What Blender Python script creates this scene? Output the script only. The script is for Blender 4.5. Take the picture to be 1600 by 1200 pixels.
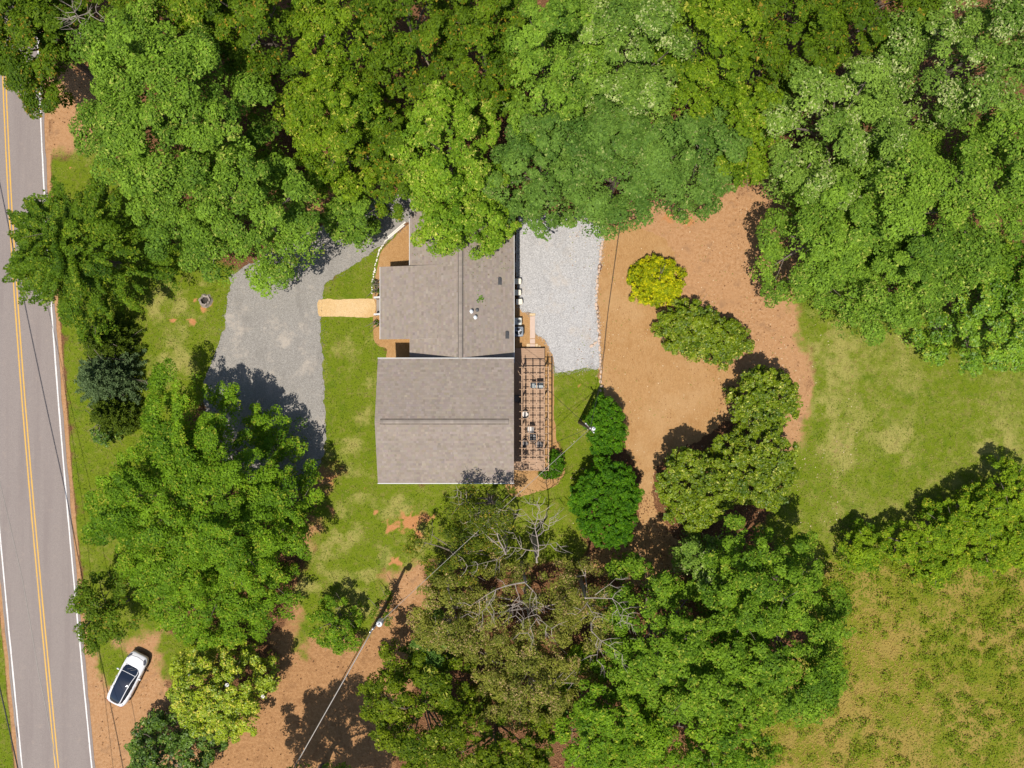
import bpy, math, random
import numpy as np
from mathutils import Vector, Matrix, Euler

random.seed(7)
for o in list(bpy.data.objects): bpy.data.objects.remove(o)
SC = bpy.context.scene
COL = SC.collection

# ------------------------------------------------------------------ camera, sky, sun, exposure
H = 59.3                       # camera height above the ground, metres
F = 1600 / 2 / 0.75            # focal length in photograph pixels
cam = bpy.data.cameras.new('camera')
cam.sensor_fit = 'HORIZONTAL'; cam.angle = 2 * math.atan(0.75)
cam.clip_start = 0.5; cam.clip_end = 3000
cam_o = bpy.data.objects.new('camera', cam); COL.objects.link(cam_o)
cam_o.location = (0, 0, H); cam_o.rotation_euler = (0, 0, 0)
SC.camera = cam_o

SH = (0.17, 0.35)              # ground shift of a shadow for each metre of height
sun_dir = Vector((-SH[0], -SH[1], 1)).normalized()
elev = math.asin(sun_dir.z); azim = math.atan2(sun_dir.x, sun_dir.y)
W = bpy.data.worlds.new('World'); SC.world = W; W.use_nodes = True
wn = W.node_tree.nodes; wl = W.node_tree.links; wn.clear()
wo = wn.new('ShaderNodeOutputWorld'); wb = wn.new('ShaderNodeBackground'); ws = wn.new('ShaderNodeTexSky')
ws.sky_type = 'NISHITA'; ws.sun_disc = False; ws.sun_elevation = elev; ws.sun_rotation = azim % (2 * math.pi)
wb.inputs['Strength'].default_value = 0.10
wl.new(ws.outputs[0], wb.inputs['Color']); wl.new(wb.outputs[0], wo.inputs['Surface'])
sun = bpy.data.lights.new('sun', 'SUN'); sun.energy = 5.0; sun.angle = math.radians(0.5); sun.color = (1.0, 0.95, 0.87)
sun_o = bpy.data.objects.new('sun', sun); COL.objects.link(sun_o)
sun_o.rotation_euler = (-sun_dir).to_track_quat('-Z', 'Y').to_euler(); sun_o.location = (-20, -40, 90)
vs = SC.view_settings
vs.view_transform = 'Standard'; vs.look = 'None'; vs.exposure = 0.24; vs.gamma = 1.0; vs.use_curve_mapping = False

# ------------------------------------------------------------------ helpers
def at(px, py, z=0.0):
    """photograph pixel -> point of the place at height z"""
    return ((px - 800) / F * (H - z), (600 - py) / F * (H - z), z)
def G(px, py): return at(px, py)[:2]

def tag(o, label=None, cat=None, group=None, kind=None):
    if label: o['label'] = label
    if cat: o['category'] = cat
    if group: o['group'] = group
    if kind: o['kind'] = kind
    return o
def empty(name, loc=(0, 0, 0), rz=0, label=None, cat=None, group=None):
    o = bpy.data.objects.new(name, None); COL.objects.link(o)
    o.empty_display_size = 0.2; o.location = loc; o.rotation_euler = (0, 0, rz)
    return tag(o, label, cat, group)
def link(name, me, parent=None, loc=None, rz=0):
    o = bpy.data.objects.new(name, me); COL.objects.link(o)
    if parent: o.parent = parent
    if loc: o.location = loc
    if rz: o.rotation_euler = (0, 0, rz)
    return o
def copy_tree(o, parent=None):
    c = o.copy(); COL.objects.link(c); c.parent = parent
    for ch in list(o.children): copy_tree(ch, c)
    return c

class MB:
    """collects shapes; build() links them as one mesh object"""
    def __init__(s): s.v = []; s.f = []; s.smooth = False
    def add(s, v, f, M=None):
        n = len(s.v)
        if M is not None: v = [tuple(M @ Vector(p)) for p in v]
        s.v += [tuple(p) for p in v]; s.f += [tuple(i + n for i in q) for q in f]; return s
    def box(s, x0, x1, y0, y1, z0, z1, M=None, bev=0.0):
        b = bev
        if b <= 0:
            v = [(x, y, z) for z in (z0, z1) for (x, y) in ((x0, y0), (x1, y0), (x1, y1), (x0, y1))]
            f = [(3, 2, 1, 0), (4, 5, 6, 7), (0, 1, 5, 4), (1, 2, 6, 5), (2, 3, 7, 6), (3, 0, 4, 7)]
            return s.add(v, f, M)
        o = [(x0 + b, y0), (x1 - b, y0), (x1, y0 + b), (x1, y1 - b), (x1 - b, y1), (x0 + b, y1), (x0, y1 - b), (x0, y0 + b)]
        i = [(x0 + b, y0 + b * .4), (x1 - b, y0 + b * .4), (x1 - b * .4, y0 + b), (x1 - b * .4, y1 - b), (x1 - b, y1 - b * .4), (x0 + b, y1 - b * .4), (x0 + b * .4, y1 - b), (x0 + b * .4, y0 + b)]
        v = [(x, y, z0) for x, y in o] + [(x, y, z1 - b * .6) for x, y in o] + [(x, y, z1) for x, y in i]
        f = [tuple(range(7, -1, -1)), tuple(range(16, 24))]
        for r in (0, 8):
            for k in range(8): f.append((r + k, r + (k + 1) % 8, r + 8 + (k + 1) % 8, r + 8 + k))
        return s.add(v, f, M)
    def tube(s, pts, rad, n=6, cap=True):
        pts = [Vector(p) for p in pts]
        if not hasattr(rad, '__len__'): rad = [rad] * len(pts)
        v = []; f = []
        for k, p in enumerate(pts):
            d = (pts[min(k + 1, len(pts) - 1)] - pts[max(k - 1, 0)]).normalized()
            a = d.orthogonal() if k == 0 else (a - d * a.dot(d))
            a = a.normalized(); b = d.cross(a)
            for j in range(n):
                t = 2 * math.pi * j / n
                v.append(p + (a * math.cos(t) + b * math.sin(t)) * rad[k])
        for k in range(len(pts) - 1):
            for j in range(n):
                f.append((k * n + j, k * n + (j + 1) % n, (k + 1) * n + (j + 1) % n, (k + 1) * n + j))
        if cap:
            f.append(tuple(range(n - 1, -1, -1))); f.append(tuple(range((len(pts) - 1) * n, len(pts) * n)))
        return s.add(v, f)
    def lathe(s, prof, n=16, c=(0, 0), M=None):
        v = []; f = []
        for r, z in prof:
            for j in range(n):
                t = 2 * math.pi * j / n; v.append((c[0] + r * math.cos(t), c[1] + r * math.sin(t), z))
        for k in range(len(prof) - 1):
            for j in range(n):
                f.append((k * n + j, k * n + (j + 1) % n, (k + 1) * n + (j + 1) % n, (k + 1) * n + j))
        f.append(tuple(range(n - 1, -1, -1))); f.append(tuple(range((len(prof) - 1) * n, len(prof) * n)))
        return s.add(v, f, M)
    def mesh(s, name, mat, smooth=False):
        me = bpy.data.meshes.new(name); me.from_pydata(s.v, [], s.f); me.materials.append(mat)
        if smooth: me.polygons.foreach_set('use_smooth', [True] * len(me.polygons))
        me.update(); return me
    def build(s, name, mat, parent=None, loc=None, rz=0, smooth=False):
        return link(name, s.mesh(name, mat, smooth), parent, loc, rz)

def quads_mesh(name, V, mat, C=None, k=4):
    """V (n,k,3) loose polygons; C (n,3) one colour for each"""
    n = len(V); me = bpy.data.meshes.new(name)
    me.vertices.add(n * k); me.vertices.foreach_set('co', np.ascontiguousarray(V, dtype=np.float32).ravel())
    me.loops.add(n * k); me.loops.foreach_set('vertex_index', np.arange(n * k, dtype=np.int32))
    me.polygons.add(n); me.polygons.foreach_set('loop_start', np.arange(0, n * k, k, dtype=np.int32))
    me.polygons.foreach_set('loop_total', np.full(n, k, dtype=np.int32))
    me.update(calc_edges=True)
    if C is not None:
        a = me.attributes.new('col', 'FLOAT_COLOR', 'FACE')
        a.data.foreach_set('color', np.concatenate([np.clip(C, 0, 1), np.ones((n, 1))], 1).astype(np.float32).ravel())
    me.materials.append(mat); return me

# ------------------------------------------------------------------ materials
ALB = .80                      # albedo scale of everything that is not foliage
class NT:
    def __init__(s, name):
        s.m = bpy.data.materials.new(name); s.m.use_nodes = True; s.t = s.m.node_tree; s.n = s.t.nodes; s.l = s.t.links
        s.n.clear(); s.out = s.n.new('ShaderNodeOutputMaterial'); s.p = s.n.new('ShaderNodeBsdfPrincipled')
        s.l.new(s.p.outputs[0], s.out.inputs['Surface']); s.co = s.n.new('ShaderNodeTexCoord').outputs['Object']
    def put(s, sock, v):
        if isinstance(v, bpy.types.NodeSocket): s.l.new(v, sock)
        elif isinstance(v, (tuple, list)) and len(v) == 3 and sock.type == 'RGBA': sock.default_value = (*[x * ALB for x in v], 1)
        else: sock.default_value = v
    def noise(s, scale, detail=3, rough=.6, co=None, dist=0.0):
        n = s.n.new('ShaderNodeTexNoise'); n.inputs['Scale'].default_value = scale; n.inputs['Detail'].default_value = detail
        n.inputs['Roughness'].default_value = rough; n.inputs['Distortion'].default_value = dist
        s.l.new(co or s.co, n.inputs['Vector']); return n.outputs['Fac']
    def vor(s, scale, out='Color', co=None, feature='F1'):
        n = s.n.new('ShaderNodeTexVoronoi'); n.feature = feature; n.inputs['Scale'].default_value = scale
        s.l.new(co or s.co, n.inputs['Vector']); return n.outputs[out]
    def mix(s, f, a, b, mode='MIX'):
        n = s.n.new('ShaderNodeMix'); n.data_type = 'RGBA'; n.blend_type = mode
        s.put(n.inputs[0], f); s.put(n.inputs[6], a); s.put(n.inputs[7], b); return n.outputs[2]
    def math(s, op, a, b=0.0, c=None):
        n = s.n.new('ShaderNodeMath'); n.operation = op; s.put(n.inputs[0], a); s.put(n.inputs[1], b)
        if c is not None: s.put(n.inputs[2], c)
        return n.outputs[0]
    def step(s, v, lo, hi):
        n = s.n.new('ShaderNodeMapRange'); n.interpolation_type = 'SMOOTHSTEP'
        s.put(n.inputs[0], v); n.inputs[1].default_value = lo; n.inputs[2].default_value = hi; return n.outputs[0]
    def attr(s, name, out='Color'):
        n = s.n.new('ShaderNodeAttribute'); n.attribute_name = name; return n.outputs[out]
    def sep(s, c):
        n = s.n.new('ShaderNodeSeparateColor'); s.l.new(c, n.inputs[0]); return n.outputs
    def scaled(s, v):
        n = s.n.new('ShaderNodeMapping'); n.inputs['Scale'].default_value = v; s.l.new(s.co, n.inputs[0]); return n.outputs[0]
    def bump(s, h, strength=.5, dist=.05):
        n = s.n.new('ShaderNodeBump'); n.inputs['Strength'].default_value = strength; n.inputs['Distance'].default_value = dist
        s.l.new(h, n.inputs['Height']); s.l.new(n.outputs[0], s.p.inputs['Normal'])
    def fin(s, color, rough=.8, metal=0.0, spec=.4):
        s.put(s.p.inputs['Base Color'], color); s.put(s.p.inputs['Roughness'], rough); s.p.inputs['Metallic'].default_value = metal
        s.p.inputs['Specular IOR Level'].default_value = spec; return s.m

def simple(name, c, rough=.7, metal=0.0, var=.25, scale=6.0, spec=.4):
    t = NT(name); n = t.noise(scale, 4)
    return t.fin(t.mix(n, tuple(x * (1 - var) for x in c), tuple(min(1, x * (1 + var)) for x in c)), rough, metal, spec)

M = {}
def mk_leaf(name, rough, trans, spec):
    t = NT(name); c = t.attr('col'); t.fin(c, rough, 0, spec)
    tr = t.n.new('ShaderNodeBsdfTranslucent'); t.l.new(t.mix(1.0, c, (1.35, 1.3, .5), 'MULTIPLY'), tr.inputs['Color'])
    mx = t.n.new('ShaderNodeMixShader'); mx.inputs[0].default_value = trans
    t.l.new(t.p.outputs[0], mx.inputs[1]); t.l.new(tr.outputs[0], mx.inputs[2]); t.l.new(mx.outputs[0], t.out.inputs['Surface'])
    return t.m
M['leaf'] = mk_leaf('leaf', .6, .38, .16)
M['leaf_gloss'] = mk_leaf('glossy_leaf', .48, .18, .28)
M['blade'] = mk_leaf('grass_blade', .7, .25, .2)

def m_ground():
    t = NT('ground'); m1 = t.sep(t.attr('mask')); m2 = t.sep(t.attr('mask2'))
    nL = t.noise(.22, 3); nM = t.noise(.9, 4, .65); nS = t.noise(4.0, 4, .7); nF = t.noise(16, 3, .7); nX = t.noise(45, 2, .7)
    jit = t.math('MULTIPLY_ADD', t.math('ADD', nM, t.math('ADD', nS, nF)), .30, -.45)
    def msk(c, lo=.38, hi=.62): return t.step(t.math('ADD', c, jit), lo, hi)
    litter = t.mix(t.step(nF, .35, .65), (.10, .045, .02), (.30, .145, .07))
    litter = t.mix(t.step(nS, .52, .7), litter, (.36, .17, .075))
    dirt = t.mix(t.step(nS, .3, .7), (.46, .235, .10), (.60, .345, .175))
    dirt = t.mix(t.step(nF, .55, .75), dirt, (.68, .44, .26))
    dirt = t.mix(t.step(nM, .52, .70), dirt, (.40, .225, .115)); dirt = t.mix(t.math('MULTIPLY', t.step(nL, .45, .65), .55), dirt, (.54, .295, .14)); dirt = t.mix(t.math('MULTIPLY', t.step(nX, .56, .72), .5), dirt, (.26, .145, .08))
    lush = t.mix(t.step(nF, .3, .7), (.115, .175, .006), (.225, .275, .016))
    pale = t.mix(t.step(nF, .3, .7), (.29, .29, .05), (.46, .40, .13))
    dryv = t.math('ADD', t.math('MULTIPLY_ADD', nM, .9, -.45), t.math('ADD', m2[1], t.math('MULTIPLY_ADD', nS, .5, -.25)))
    grass = t.mix(t.step(dryv, .25, .75), lush, pale)
    grass = t.mix(t.math('MULTIPLY', t.step(t.noise(1.7, 5, .75, dist=.6), .5, .66), .5), grass, (.30, .24, .075)); grass = t.mix(t.math('MULTIPLY', t.step(t.noise(.6, 4, .7, dist=.4), .52, .68), .55), grass, (.105, .18, .006))
    grass = t.mix(t.step(t.math('ADD', dryv, t.math('MULTIPLY_ADD', nX, .4, -.2)), .80, 1.10), grass, (.40, .27, .12))
    mead = t.mix(t.step(t.math('ADD', t.math('MULTIPLY_ADD', nL, 1.2, -.6), t.math('ADD', nM, t.math('MULTIPLY_ADD', nS, .5, -.25))), .40, .62), (.20, .225, .012), (.36, .265, .06))
    mead = t.mix(t.step(nF, .5, .72), mead, (.38, .29, .09))
    clay = t.mix(nS, (.50, .19, .06), (.66, .34, .15))
    redd = t.mix(t.step(nS, .3, .7), (.38, .19, .078), (.54, .295, .135)); redd = t.mix(t.step(nF, .56, .74), redd, (.62, .40, .21)); redd = t.mix(t.math('MULTIPLY', t.step(nM, .5, .68), .6), redd, (.30, .15, .065))
    c = t.mix(msk(m2[2]), litter, redd); c = t.mix(msk(m1[1]), c, dirt)
    c = t.mix(msk(m1[0]), c, grass)
    c = t.mix(msk(m1[2]), c, mead)
    c = t.mix(msk(m2[0], .28, .62), c, clay)
    t.bump(t.math('ADD', nF, t.math('ADD', nX, nS)), .75, .08)
    return t.fin(c, .95, 0, .1)
def m_gravel(name, a, b, tint, wear):
    t = NT(name); v = t.sep(t.vor(17)); v2 = t.sep(t.vor(34)); nL = t.noise(.35, 4, .65); nM = t.noise(2.2, 4, .7)
    c = t.mix(v[0], a, b); c = t.mix(t.math('MULTIPLY', v2[1], .5), c, tuple(x * .55 for x in a))
    c = t.mix(t.math('MULTIPLY', t.step(t.math('ADD', nL, t.math('MULTIPLY_ADD', nM, .4, -.2)), .5, .72), wear), c, tint)
    c = t.mix(t.math('MULTIPLY', t.step(t.noise(.5, 4, .7, t.scaled((1.6, .35, 1)), .8), .5, .68), .35), c, tuple(x * .72 for x in a))
    t.bump(t.vor(17, 'Distance'), .7, .04); return t.fin(c, .9, 0, .2)
def m_straw(name, a, b, c3):
    t = NT(name); w = t.noise(9, 4, .75, t.scaled((1, .35, 1)), 1.5); w2 = t.noise(26, 3, .8, t.scaled((.4, 1, 1)), 1.0); n = t.noise(.7, 4); nM = t.noise(3, 4, .7)
    c = t.mix(t.step(w, .3, .7), a, b); c = t.mix(t.math('MULTIPLY', t.step(w2, .45, .75), .7), c, c3)
    c = t.mix(t.math('MULTIPLY', t.step(n, .5, .7), .45), c, a); c = t.mix(t.math('MULTIPLY', t.step(nM, .55, .75), .35), c, tuple(x * .6 for x in a))
    c = t.mix(t.math('MULTIPLY', t.step(t.math('ADD', t.noise(.22, 3), t.math('MULTIPLY_ADD', nM, .3, -.15)), .46, .66), .25), c, c3)
    t.bump(t.math('ADD', w, w2), .9, .06); return t.fin(c, .95, 0, .1)
def m_road():
    t = NT('asphalt'); nF = t.noise(30, 3, .8); nM = t.noise(1.4, 4); nL = t.noise(.5, 4, .6, t.scaled((2.2, .12, 1)))
    c = t.mix(t.step(nF, .3, .7), (.20, .166, .15), (.33, .278, .25)); c = t.mix(t.math('MULTIPLY', t.step(nL, .45, .7), .4), c, (.20, .16, .148))
    c = t.mix(t.math('MULTIPLY', t.step(nM, .55, .75), .3), c, (.36, .29, .24))
    t.bump(nF, .35, .02); return t.fin(c, .85, 0, .25)
def m_paint(name, c):
    t = NT(name); n = t.noise(7, 5, .75); n2 = t.noise(40, 2)
    return t.fin(t.mix(t.step(t.math('ADD', n, t.math('MULTIPLY_ADD', n2, .4, -.2)), .52, .72), c, (.30, .25, .22)), .7)
def m_shingle():
    t = NT('asphalt_shingle'); c = t.attr('col'); n = t.noise(.5, 4, .7); g = t.noise(70, 2, .8); s = t.noise(.9, 3, .6, t.scaled((1, 1, 1)))
    c = t.mix(t.math('MULTIPLY', t.step(n, .45, .7), .22), c, (.36, .30, .25)); c = t.mix(t.math('MULTIPLY', g, .25), c, (.20, .15, .12))
    return t.fin(c, .92, 0, .15)
def m_wood(name, a, b, sc=(1, 14, 14)):
    t = NT(name); n = t.noise(1.6, 5, .7, t.scaled(sc)); n2 = t.noise(2.5, 3)
    c = t.mix(t.step(n, .3, .7), a, b); return t.fin(t.mix(t.math('MULTIPLY', n2, .35), c, tuple(x * .7 for x in a)), .8, 0, .25)
M['ground'] = m_ground(); M['road'] = m_road()
M['yellow'] = m_paint('yellow_road_paint', (.66, .37, .05)); M['white_line'] = m_paint('white_road_paint', (.74, .71, .68))
M['drive'] = m_gravel('crushed_grey_gravel', (.27, .245, .215), (.42, .39, .35), (.47, .405, .335), .8)
M['pad'] = m_gravel('pale_gravel', (.38, .365, .355), (.66, .635, .615), (.52, .44, .36), .45)
M['straw'] = m_straw('pine_straw', (.38, .195, .068), (.53, .305, .13), (.62, .41, .21))
M['chips'] = m_straw('wood_chips', (.62, .38, .15), (.78, .54, .27), (.86, .66, .40))
M['shingle'] = m_shingle()
M['deckw'] = m_wood('deck_boards', (.38, .235, .145), (.50, .335, .225), (1.2, 9, 9))
M['perg'] = m_wood('pergola_timber', (.42, .27, .17), (.55, .375, .25))
M['stepw'] = m_wood('weathered_grey_boards', (.27, .225, .19), (.38, .33, .285), (9, 1, 9))
M['bark'] = m_wood('bark', (.13, .10, .075), (.28, .225, .175), (9, 9, 1))
M['dead'] = m_wood('bleached_dead_wood', (.27, .22, .18), (.46, .39, .33), (5, 5, 5))
M['deadb'] = m_wood('brown_dead_twigs', (.20, .14, .09), (.36, .26, .17), (5, 5, 5))
M['pole'] = m_wood('creosoted_pole', (.11, .075, .05), (.19, .14, .10), (12, 12, 1))
M['trim'] = simple('white_trim', (.62, .61, .59), .6, 0, .06)
M['siding'] = simple('pale_siding', (.55, .52, .46), .7, 0, .08)
M['pane'] = simple('window_glass', (.03, .04, .05), .08, 0, .1, 1, .6)
M['door'] = simple('door_paint', (.25, .10, .06), .5)
M['black'] = simple('black_metal', (.03, .03, .032), .45, .2)
M['dark'] = simple('dark_flashing', (.075, .075, .078), .6, .2)
M['grey'] = simple('grey_metal', (.20, .22, .225), .45, .4)
M['acgrey'] = simple('condenser_grey', (.21, .235, .27), .5, .2)
M['steel'] = simple('light_metal', (.62, .64, .66), .4, .3, .12)
M['cream'] = simple('cream_plastic', (.80, .72, .58), .55, 0, .06)
M['creamb'] = simple('cream_body', (.33, .27, .20), .6, 0, .08)
M['beige'] = simple('beige_unit', (.62, .62, .55), .5, 0, .1)
M['conc'] = simple('concrete', (.58, .43, .34), .85, 0, .15, 5)
M['block'] = simple('tan_block', (.62, .46, .27), .85, 0, .2, 5)
M['stone'] = simple('edging_stone', (.60, .44, .33), .9, 0, .3, 3)
M['pvc'] = simple('white_edging', (.74, .68, .60), .6, 0, .1)
M['cush'] = simple('light_cushion', (.66, .62, .58), .8, 0, .1)
M['mesh'] = simple('dark_mesh_fabric', (.16, .145, .14), .7)
M['paint'] = simple('white_car_paint', (.82, .81, .82), .22, 0, .02, 2, .6)
M['cglass'] = simple('car_glass', (.012, .018, .035), .05, 0, .2, 1.2, .8)
M['tyre'] = simple('tyre_rubber', (.02, .02, .02), .85)
M['rim'] = simple('alloy', (.5, .5, .52), .35, .8)
M['lamp'] = simple('dark_lamp_lens', (.10, .10, .12), .15, .2, .2, 4, .7)
M['cable'] = simple('black_cable', (.02, .02, .02), .6)
M['cablel'] = simple('bare_cable', (.33, .30, .27), .5, .3)
M['porc'] = simple('white_porcelain', (.75, .76, .78), .3, 0, .06)
M['petal'] = simple('white_petal', (.85, .82, .74), .6, 0, .05)
M['hollow_wood'] = simple('dark_hollow_wood', (.06, .05, .04), .95)  # near-black wood colour for the inside of the stump

# ------------------------------------------------------------------ numpy noise and polygons
class VN:
    def __init__(s, seed, n=256): s.n = n; s.t = np.random.default_rng(seed).random((n, n))
    def __call__(s, x, y):
        x = np.asarray(x, float); y = np.asarray(y, float)
        i = np.floor(x).astype(int); j = np.floor(y).astype(int); u = x - i; w = y - j
        u = u * u * (3 - 2 * u); w = w * w * (3 - 2 * w); n = s.n; t = s.t
        a = t[i % n, j % n]; b = t[(i + 1) % n, j % n]; c = t[i % n, (j + 1) % n]; d = t[(i + 1) % n, (j + 1) % n]
        return (a * (1 - u) + b * u) * (1 - w) + (c * (1 - u) + d * u) * w
VN1, VN2 = VN(1), VN(2)
def fbm(x, y, s):
    return (VN1(x * s + 31, y * s + 57) - .5) + .5 * (VN2(x * s * 2.3 + 11, y * s * 2.3 + 7) - .5) + .25 * (VN1(x * s * 5.1, y * s * 5.1) - .5)
def sdf(X, Y, poly):
    """signed distance, positive inside"""
    P = np.array(poly, float); d = np.full(X.shape, 1e9); ins = np.zeros(X.shape, bool); n = len(P)
    for k in range(n):
        ax, ay = P[k]; bx, by = P[(k + 1) % n]; ex, ey = bx - ax, by - ay
        t = np.clip(((X - ax) * ex + (Y - ay) * ey) / (ex * ex + ey * ey + 1e-12), 0, 1)
        d = np.minimum(d, np.hypot(X - ax - t * ex, Y - ay - t * ey))
        c = ((ay > Y) != (by > Y)) & (X < ex * (Y - ay) / (ey if abs(ey) > 1e-9 else 1e-9) + ax); ins ^= c
    return np.where(ins, d, -d)
def poly(*p): return [G(*q) for q in p]

# road centre line: image x as a smooth function of image y
_ry = np.array([-250, -60, 40, 112, 270, 425, 525, 612, 700, 800, 900, 1000, 1133, 1300, 1450.])
_rx = np.array([-2, 4, 7, 9, 13, 20, 26, 34, 43, 52, 62, 72, 84, 99, 113.])
_rc = np.polyfit(_ry, _rx, 3)
def road_pts():
    pts = []
    for py in np.arange(-420, 1640, 14): pts.append(G(np.polyval(_rc, py), py))
    a = np.array(pts); d0 = a[1] - a[0]; d1 = a[-1] - a[-2]
    d0 /= np.linalg.norm(d0); d1 /= np.linalg.norm(d1)
    return np.concatenate([[a[0] - d0 * 500], [a[0] - d0 * 100], a, [a[-1] + d1 * 100], [a[-1] + d1 * 500]])
RP = road_pts()
RD = np.gradient(RP, axis=0); RD /= np.linalg.norm(RD, axis=1)[:, None]
RN = np.stack([-RD[:, 1], RD[:, 0]], 1)
if RN[50][0] < 0: RN = -RN                  # points to the right of the picture
def strip(name, o0, o1, z, mat, parent=None, jit=0.0):
    r = np.random.default_rng(5); v = []; f = []
    for k in range(len(RP)):
        j = r.uniform(-jit, jit); j2 = r.uniform(-jit, jit)
        a = RP[k] + RN[k] * (o0 + j); b = RP[k] + RN[k] * (o1 + j2)
        v += [(a[0], a[1], z), (b[0], b[1], z)]
    for k in range(len(RP) - 1): f.append((2 * k, 2 * k + 1, 2 * k + 3, 2 * k + 2))
    m = MB(); m.v = v; m.f = f; o = m.build(name, mat, parent)
    return o

# ------------------------------------------------------------------ the ground: one sheet out to the horizon
LAWN = [poly((62, 236), (165, 228), (220, 320), (320, 405), (385, 420), (375, 500), (360, 560), (345, 610), (280, 660), (250, 980), (340, 990), (330, 1050), (275, 1075), (246, 1060), (242, 1000), (212, 985), (175, 1000), (190, 1045), (172, 1065), (140, 1020), (128, 985), (104, 750), (78, 440)),
        poly((480, 500), (480, 452), (512, 415), (550, 392), (606, 355), (615, 400), (606, 440), (606, 535), (620, 565), (640, 570), (660, 735), (925, 735), (893, 880), (800, 890), (700, 872), (650, 868), (600, 905), (575, 975), (455, 1020), (460, 900), (505, 800), (525, 740), (485, 705)),
        poly((845, 560), (955, 560), (945, 640), (928, 720), (915, 860), (850, 860), (850, 700)),
        poly((1232, 460), (1300, 420), (1450, 480), (1620, 540), (1900, 600), (1900, 740), (1600, 780), (1520, 830), (1400, 880), (1300, 930), (1200, 830), (1215, 760), (1256, 700), (1268, 610), (1250, 540)),
        poly((-800, 560), (-8, 800), (14, 960), (32, 1150), (60, 1400), (-800, 1400))]
DIRT = [poly((972, 332), (1110, 290), (1230, 290), (1255, 470), (1275, 560), (1282, 640), (1270, 740), (1180, 640), (1120, 560), (1062, 470), (1040, 390)),
        poly((128, 960), (225, 970), (262, 985), (262, 1080), (300, 1100), (280, 1230), (140, 1230)),
        poly((64, 125), (150, 120), (150, 240), (68, 246)),
        poly((600, 880), (650, 862), (668, 900), (640, 940), (610, 930)),
        poly((560, 300), (620, 300), (600, 350), (560, 345))]
RED = [poly((470, 890), (520, 870), (600, 880), (670, 850), (680, 980), (640, 1090), (600, 1300), (290, 1300), (300, 1120), (420, 1080), (420, 1000)), poly((480, 720), (535, 735), (535, 840), (480, 880), (450, 800)), poly((250, 1060), (330, 1100), (300, 1300), (230, 1300), (240, 1120)), poly((560, 300), (640, 290), (600, 350), (540, 345), (440, 330), (440, 290))]
MEAD = [poly((1290, 880), (1480, 830), (1600, 760), (2400, 780), (2400, 1700), (1100, 1700), (1140, 1180), (1200, 1080), (1260, 1000), (1270, 930))]
CLAY = [(640, 815, 36), (668, 812, 26), (610, 825, 20), (655, 835, 18), (590, 800, 10), (568, 761, 11), (322, 478, 20), (300, 502, 14), (305, 470, 14), (520, 745, 22), (515, 800, 18), (1075, 345, 22), (1045, 340, 20), (905, 602, 7), (620, 880, 20), (270, 500, 8), (110, 262, 7), (1390, 690, 0)]
DRYS = [(1320, 690, 50), (1400, 690, 40), (1560, 700, 40), (1290, 640, 30), (620, 790, 45), (540, 830, 50), (570, 870, 55), (500, 860, 45), (600, 850, 50), (530, 560, 25), (560, 530, 20), (640, 840, 40), (560, 640, 30), (575, 600, 25), (550, 690, 22), (480, 900, 60), (560, 930, 60), (300, 470, 60), (270, 560, 45), (560, 760, 35), (250, 480, 30), (1290, 560, 60), (1300, 480, 40)]
def masks(X, Y):
    wob = fbm(X, Y, .55) * 1.5 + fbm(X, Y, 1.8) * .5; w = 1.3
    def un(L): return np.max([sdf(X, Y, p) for p in L], axis=0)
    soft = lambda d: np.clip((d + wob) / w * .5 + .5, 0, 1)
    g = np.clip((un(LAWN) + wob * 1.3) / 2.2 * .5 + .5, 0, 1); d = np.clip((un(DIRT) + wob * 1.4) / 3.0 * .5 + .6, 0, 1); m = soft(un(MEAD))
    rx = np.interp(Y, RP[:, 1][::-1] if RP[0, 1] > RP[-1, 1] else RP[:, 1], RP[:, 0][::-1] if RP[0, 1] > RP[-1, 1] else RP[:, 0])
    sh = np.clip(1 - np.abs(np.abs(X - rx) - 3.45) / .45, 0, 1)          # stony shoulder beside the asphalt
    d = np.maximum(d, sh); g = g * (1 - .75 * sh)
    rd = soft(un(RED)); cl = np.zeros_like(X); dr = np.zeros_like(X)
    for px, py, r in CLAY:
        x, y = G(px, py); cl = np.maximum(cl, np.clip(1.15 - np.hypot((X - x) * (.8 + .5 * ((px * 7) % 10) / 10), Y - y) / (r / 18. + 1e-6) - 1.1 * np.abs(fbm(X + px, Y, .8)) - .9 * np.abs(fbm(X, Y + py, 2.2)), 0, 1) * (r > 0))
    for px, py, r in DRYS:
        x, y = G(px, py); dr = np.maximum(dr, np.clip(1.3 - np.hypot(X - x, Y - y) / (r / 18.), 0, 1))
    dr = dr * .42 * np.clip(.5 + 2.2 * fbm(X, Y, .9), 0, 1) + .26 + .20 * fbm(X, Y, .35) + .25 * .45 * np.clip((X - 24) / 4, 0, 1) * (Y < 12)
    return g, d, m, cl, dr, rd
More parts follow.
